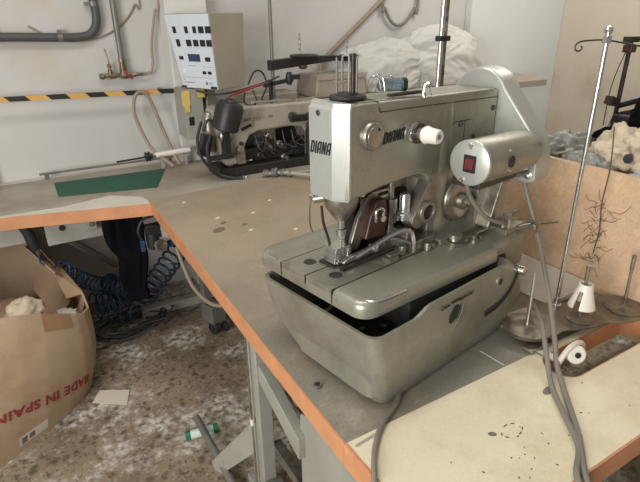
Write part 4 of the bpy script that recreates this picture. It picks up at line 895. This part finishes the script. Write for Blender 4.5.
bm = B(); tube(bm, [(-.022,2.262,.565),(-.02,2.262,.52),(.02,2.262,.49),(.05,2.29,.50)], .004, 6); pts = helix((.045,2.29,.465),(.235,2.42,.27),.035,10,.02); tube(bm, pts, .004, 6, smooth=False)
tube(bm, helix((.235,2.42,.28),(.30,2.47,.19),.05,8,.0), .004, 6, smooth=False)
tag(obj('coiled_hose', bm, 'blue'), 'blue coiled air hose hanging from the air gun down to the floor', 'hose', 'coiled air hoses')
bm = B(); tube(bm, helix((.15,2.40,.20),(.33,2.44,.20),.055,6,.02), .0045, 6, smooth=False); tube(bm, helix((.16,2.46,.16),(.34,2.38,.10),.06,4), .0045, 6, smooth=False)
tag(obj('coiled_hose', bm, 'blue'), 'bunched blue hose coils lying beside the black cloth near the floor', 'hose', 'coiled air hoses')
bm = B(); tube(bm, helix((.515,2.12,.50),(.36,2.27,.23),.046,8,.0), .0055, 8, smooth=False)
tag(obj('coiled_hose', bm, 'navy'), 'dark blue-black coiled hose stretched from the air filter down to the left', 'hose', 'coiled air hoses')
af = thing('air_filter', 'air filter regulator with silver bowl mounted under the table corner', 'air filter', (.435,2.12,.56))
bm = B(); lathe(bm, (-.02,0,.02), (0,0,1), [(-.045,.014),(-.035,.026),(0,.028),(.03,.026)], 20); box(bm, (-.045,-.02,.03), (.03,.02,.09)); obj('bowl', bm, 'black', af, bev=.004)
bm = B(); lathe(bm, (.045,-.01,.07), (0,0,1), [(-.04,.030),(0,.032),(.05,.03),(.06,.02)], 20); box(bm, (.02,-.01,.10), (.06,.01,.139)); obj('regulator', bm, 'greyp', af)
bm = B(); lathe(bm, (.0,-.035,.0), (.2,-1,.2), [(0,.028),(.012,.028),(.014,.024)], 20); obj('gauge', bm, 'chrome', af)
bm = B(); cbox(bm, (.055,-.01,-.01), (.06,.03,.02)); cbox(bm, (-.065,0,.0), (.018,.02,.05)); obj('blue_fitting', bm, 'blue', af, bev=.003)
bm = B(); tube(bm, [(-.065,0,.02),(-.075,0,.07),(-.05,0,.115),(.0,0,.125),(.04,0,.12)], .006, 8); obj('elbow_hose', bm, 'black', af)
cabl('beige_tube', [(.51,2.12,.52),(.52,2.07,.44),(.535,2.0,.36),(.585,1.90,.31),(.68,1.85,.32),(.78,1.85,.36)], .0095, 'beigehose', 'beige tube curving down from the air filter under the table', 'tube')
cabl('beige_tube', [(.562,2.11,.52),(.57,2.08,.45),(.59,2.01,.38),(.64,1.93,.34),(.72,1.88,.34),(.80,1.87,.37)], .007, 'beigehose', 'thinner beige tube running just behind the first beige tube', 'tube')
# hanging black cloth (folded strips with thickness)
bm = B()
def strip(pts, w, seed):
    for j in range(2):
        rings = []
    rings = []
    P = smooth_pts(pts, 6)
    for i, p in enumerate(P):
        t = i/len(P); ww = w(t) if callable(w) else w; r = []
        for k in range(16):
            a = 2*PI*k/16; fold = .35*math.sin(3*a+seed+t*2)
            r.append((p.x+ww*math.cos(a)*(1+.1*fold), p.y+.022*math.sin(a)*(1+fold), p.z+.004*math.sin(5*a+t*9)))
        rings.append(r)
    loft(bm, rings)
strip([(.265,2.20,.697),(.262,2.20,.62),(.268,2.20,.56),(.30,2.20,.50),(.315,2.20,.45)], lambda t: .034-.008*t, 1)
strip([(.325,2.205,.697),(.322,2.205,.60),(.325,2.20,.50),(.315,2.20,.40),(.33,2.20,.32),(.345,2.20,.27)], lambda t: .055-.022*abs(t-.35) if t < .75 else .045, 2)
strip([(.375,2.20,.697),(.375,2.20,.62),(.372,2.20,.55),(.378,2.20,.48),(.365,2.20,.40),(.35,2.20,.33)], lambda t: .028-.008*t, 3)
tag(obj('black_cloth', bm, 'blackcloth', smooth=60), 'black cloth hanging from the back table between hoses', 'cloth')
# cable pile
random.seed(3); bm = B()
for k in range(11):
    cx, cy = .30+random.uniform(-.05,.05), 2.43+random.uniform(-.02,.03); rx, ry = random.uniform(.11,.23), random.uniform(.05,.11); a0 = random.uniform(0,6); rot = random.uniform(-.2,.5)
    pts = []
    for j in range(11):
        a = a0+j*2*PI/10.5; x, y = rx*math.cos(a), ry*math.sin(a)
        pts.append((cx+x*math.cos(rot)-y*math.sin(rot), min(2.72, cy+x*math.sin(rot)+y*math.cos(rot)), .006+.005*k*(.6+.4*math.sin(a*2+k))))
    tube(bm, pts, .0042, 6, 5)
tag(obj('cable_pile', bm, 'pipe'), 'loose pile of dark cables on the floor below the black cloth', 'cable')
cabl('floor_cable', [(.45,2.36,.006),(.54,2.42,.006),(.60,2.40,.006),(.66,2.44,.006),(.80,2.50,.006)], .004, 'pipe', 'single dark cable running right from the cable pile', 'cable')
bm = B(); box(bm, (.37,2.47,.0), (.80,2.52,.05)); tag(obj('floor_rail', bm, 'greyp', bev=.004), 'grey floor rail behind the cable pile', 'rail')
pd = thing('pedal_unit', 'black caster unit on the floor under the main table', 'caster', (.66,2.17,.0), .3)
bm = B(); box(bm, (-.035,-.04,.06), (.05,.05,.16)); box(bm, (-.03,.02,.15), (.02,.05,.34)); obj('bracket', bm, 'greyd', pd, bev=.006)
bm = B(); lathe(bm, (-.03,-.02,.034), (1,0,0), [(0,.030),(.006,.034),(.022,.034),(.028,.030)], 22); lathe(bm, (.02,-.045,.026), (1,0,0), [(0,.022),(.006,.026),(.022,.026)], 20); obj('wheel', bm, 'black', pd)
# leg frame of the main table
lf = thing('leg_frame', 'grey steel leg frame with splayed foot under the main table edge', 'leg frame', (.46,1.13,0))
bm = B(); box(bm, (-.022,-.03,.0), (.022,.03,.695)); obj('upright', bm, 'greyp', lf, bev=.004)
bm = B(); prism(bm, [(-.03,.50),(-.03,.56),(-.26,.48),(-.26,.41)], lambda a,b,d: (d,a,b), -.016, .016); obj('cross_brace', bm, 'greyp', lf, bev=.003)
bm = B(); prism(bm, [(-.02,.30),(.01,.30),(.01,.255),(-.13,.0),(-.15,.0),(-.15,.02)], lambda a,b,d: (a*.75, d-a*1.4, b), -.012, .018); obj('splayed_foot', bm, 'greyp', lf, bev=.003)
bm = B(); box(bm, (-.03,-.42,.0), (.03,.10,.035)); obj('foot_bar', bm, 'greyp', lf, bev=.004)
bm = B(); cyl(bm, (.03,-.045,.10), (-.04,-.045,.10), .018); cyl(bm, (-.04,-.045,.10), (-.05,-.045,.10), .010); obj('height_bolt', bm, 'steel', lf)
bm = B(); cyl(bm, (.425,1.13,.0), (.425,1.13,.70), .003, n=8); tr = tag(obj('pull_rod', bm, 'steel'), 'thin vertical pull rod in front of the leg frame', 'rod')
bm = B(); lathe(bm, (.425,1.13,.33), (0,0,1), [(0,.006),(.02,.006)], 10); obj('rod_joint', bm, 'whitep', tr)
cbn = thing('drive_cabinet', 'grey steel cabinet with dark opening under the main table', 'cabinet', (.68,.82,0))
bm = B(); prism(bm, [(.08,.02),(-.30,.02),(-.30,.66),(-.04,.60),(.08,.53)], lambda a,b,d: (d,a,b), -.215, .22); obj('cabinet_body', bm, 'greyp', cbn, bev=.006)
bm = B(); box(bm, (-.15,.085,.40), (.18,.30,.66)); obj('dark_opening', bm, 'grime_shade', cbn, bev=.01)  # solid black block standing in for the shaded opening
bm = B(); box(bm, (-.20,.12,.20), (-.17,.30,.24)); cyl(bm, (-.19,.10,.56), (-.215,.10,.56), .018); obj('bolt_lug', bm, 'steel', cbn)

# green thread bobbin, rod and paper on the floor
gb = thing('thread_tube', 'small green and mint thread tube lying on the floor', 'thread tube', (.305,1.522,.018), rot=(0,0,-.17))
bm = B(); lathe(bm, (.018,0,0), (1,0,0), [(0,.0175),(.085,.0175)], 24); obj('thread_body', bm, 'mint', gb)
for x in (0,.103): bm = B(); lathe(bm, (x,0,0), (1,0,0), [(0,.016),(.002,.018),(.018,.018),(.019,.010)], 24); obj('green_end', bm, 'greenp', gb)
bm = B(); cyl(bm, (.362,1.556,.053), (.377,1.18,.0135), .0135, n=14); tag(obj('metal_rod', bm, 'greyd'), 'dark metal rod leaning across the green thread tube', 'rod')
bm = B(); v = [bm.verts.new(p) for p in ((.035,1.925,.001),(.155,1.835,.001),(.185,1.925,.003),(.075,1.99,.002))]; v2 = [bm.verts.new(p.co+Vector((0,0,.0015))) for p in v]
bm.faces.new(v[::-1]); bm.faces.new(v2)
for i in range(4): bm.faces.new((v[i],v[(i+1)%4],v2[(i+1)%4],v2[i]))
tag(obj('paper_scrap', bm, 'paper', smooth=0), 'cream scrap of paper lying on the floor beside the carton', 'paper')

# ------------------------------------------------------------------ carton, upside down, MADE IN SPAIN
ct = thing('cardboard_carton', 'large open upside-down cardboard carton lettered in red on the floor at left', 'carton', (-.25,2.05,0))
O = Vector((-.25,2.05,0))
bot = [(-.62,1.50,0),(-.45,1.622,0),(-.30,1.735,0),(-.21,1.80,0),(-.13,1.85,0),(-.05,1.915,0),(.012,1.975,0),(.045,2.03,0),(.060,2.09,0),(.058,2.20,0),(.04,2.40,0),(.0,2.60,0),(-.3,2.66,0),(-.62,2.60,0),(-.72,2.1,0)]
top = [(-.52,1.58,.60),(-.36,1.68,.575),(-.21,1.80,.548),(-.13,1.83,.525),(-.065,1.865,.495),(.0,1.90,.455),(.05,1.93,.425),(.082,1.955,.405),(.105,2.00,.40),(.10,2.12,.42),(.055,2.30,.455),(-.03,2.60,.50),(-.3,2.66,.52),(-.62,2.60,.56),(-.68,2.1,.60)]
def cs(i, h, d=0):
    n = len(bot); i = i % n; k = int(i); f = i-k
    a = Vector(bot[k]).lerp(Vector(bot[(k+1)%n]), f); b = Vector(top[k]).lerp(Vector(top[(k+1)%n]), f)
    p = a.lerp(b, h); cen = Vector((-.3,2.15,p.z)); o = (p-cen).normalized()
    bul = .022*math.sin(PI*h)
    return p + o*(bul+d) - O
NS = 90; HS = 10; n_ = len(bot)
bm = B()
rings = [[cs(n_*k/NS, h/HS) for k in range(NS)] for h in range(HS+1)] + [[cs(n_*k/NS, h, -.008) for k in range(NS)] for h in (1,.6,.2,.02)]
loft(bm, rings); obj('carton_wall', bm, 'card', ct, smooth=40)
def flap(pts, th=.005, m='card_in'):
    P = [Vector(p)-O for p in pts]; nn = (P[1]-P[0]).cross(P[2]-P[0]).normalized()*th
    bm = B(); a = [bm.verts.new(p) for p in P]; b = [bm.verts.new(p+nn) for p in P]; N = len(P)
    bm.faces.new(a[::-1]); bm.faces.new(b)
    for i in range(N): bm.faces.new((a[i], a[(i+1)%N], b[(i+1)%N], b[i]))
    return obj('flap', bm, m, ct, smooth=0)
flap([(.10,2.10,.415),(.055,2.30,.45),(.01,2.30,.46),(.035,2.12,.40)])
flap([(-.01,2.50,.485),(.06,2.25,.45),(.045,2.18,.35),(-.02,2.20,.28),(-.08,2.45,.33)])
flap([(.05,2.24,.45),(.02,2.18,.50),(-.07,2.44,.545),(-.03,2.55,.50)])
flap([(-.28,2.64,.52),(-.05,2.60,.50),(-.06,2.52,.57),(-.25,2.54,.62)])
flap([(.09,2.02,.40),(.102,2.11,.415),(.06,2.16,.30),(.05,2.04,.28)], .004)
# lettering wrapped on the front, upside down
def wrap(bm, i0, di, h0, dh, size_w, size_h, flip=True, d=.0012):
    for v in bm.verts:
        u = v.co.x/size_w; w = v.co.y/size_h
        if flip: u, w = -u, -w
        v.co = cs(i0+di*u, h0+dh*w*(1+.5*u) - .13*u, d + v.co.z)
    return bm
tx = text_bm('MADE IN SPAIN', .1, 0, .0030, .0004, 1.08)
TW = max(v.co.x for v in tx.verts)-min(v.co.x for v in tx.verts)
bmesh.ops.subdivide_edges(tx, edges=[e for e in tx.edges if e.calc_length() > .02], cuts=2)
bmesh.ops.triangulate(tx, faces=tx.faces[:])
wrap(tx, 4.1, 4.4, .300, .115, TW, .1); obj('red_lettering', tx, 'redink', ct, smooth=0)
def patch(i0, i1, h0, h1, m, name, d=.0015, skew=0):
    bm = B(); N = 10; a = [[bm.verts.new(cs(i0+(i1-i0)*k/N, h+skew*k/N, dd)) for k in range(N+1)] for dd, h in ((0.0003,h0),(0.0003,h1),(d,h1),(d,h0))]
    for r in range(4):
        A_, B_ = a[r], a[(r+1)%4]
        for k in range(N): bm.faces.new((A_[k], A_[k+1], B_[k+1], B_[k]))
    return obj(name, bm, m, ct, smooth=0)
patch(2.7,3.9,.05,.125,'paper','white_label'); patch(2.8,3.0,.06,.11,'greyd','label_print',.002); patch(3.1,3.32,.065,.11,'greyd','label_print',.002)
patch(4.1,5.6,.86,1.0,'cardtape','tape_patch')
tag(obj('foam_sheet', blob((-.115,2.02,.435), (.062,.07,.055), 41, .35, 1.6, 4), 'foam', smooth=70), 'yellowed foam piece inside the carton', 'foam')
tag(obj('plastic_bag', blob((.018,2.06,.352), (.045,.045,.03), 42, .45, 2.2, 4), 'fabric', smooth=70), 'white crumpled bag just inside the carton rim', 'bag')
tag(obj('brown_scrap', blob((-.23,2.25,.28), (.20,.22,.06), 43, .3, 1.6, 4), 'card_in', smooth=70), 'brown packing paper filling the carton', 'paper')

# ------------------------------------------------------------------ camera
cam = bpy.data.cameras.new('camera'); co = bpy.data.objects.new('camera', cam); C.objects.link(co)
cam.sensor_fit = 'HORIZONTAL'; cam.sensor_width = 36; cam.lens = 510/640*36; cam.clip_start = .02
pitch, head, roll = math.radians(23.6), math.radians(30.7), math.radians(.8)
fw = Vector((math.sin(head)*math.cos(pitch), math.cos(head)*math.cos(pitch), -math.sin(pitch)))
rt = Vector((math.cos(head), -math.sin(head), 0)); upv = rt.cross(fw)
# roll
r2 = rt*math.cos(roll) - upv*math.sin(roll); u2 = r2.cross(fw)
mtx = Matrix((r2, u2, -fw)).transposed().to_4x4(); mtx.translation = (0,0,1.45)
co.matrix_world = mtx; bpy.context.scene.camera = co

# ------------------------------------------------------------------ light
def area(name, loc, target, sx, sy, power, col):
    l = bpy.data.lights.new(name, 'AREA'); l.shape = 'RECTANGLE'; l.size = sx; l.size_y = sy; l.energy = power; l.color = col
    o = bpy.data.objects.new(name, l); C.objects.link(o); o.location = loc
    o.rotation_euler = (Vector(target)-Vector(loc)).to_track_quat('-Z', 'Y').to_euler(); return o
area('window_light', (-2.1,-.5,1.45), (.7,1.2,.75), 1.5, 1.5, 98, (1,.968,.92))
area('ceiling_lamp', (.2,1.1,2.74), (.2,1.1,0), 1.3, .5, 19, (1,.96,.89))
area('ceiling_lamp', (2.8,1.7,2.74), (2.9,1.8,0), 1.3, .4, 27, (1,.95,.87))
w = bpy.data.worlds.new('world'); bpy.context.scene.world = w; w.use_nodes = True
w.node_tree.nodes['Background'].inputs['Color'].default_value = (.85,.88,.92,1); w.node_tree.nodes['Background'].inputs['Strength'].default_value = .26
vs = bpy.context.scene.view_settings
vs.view_transform = 'Standard'; vs.look = 'None'; vs.gamma = 1; vs.use_curve_mapping = False; vs.exposure = 0.0
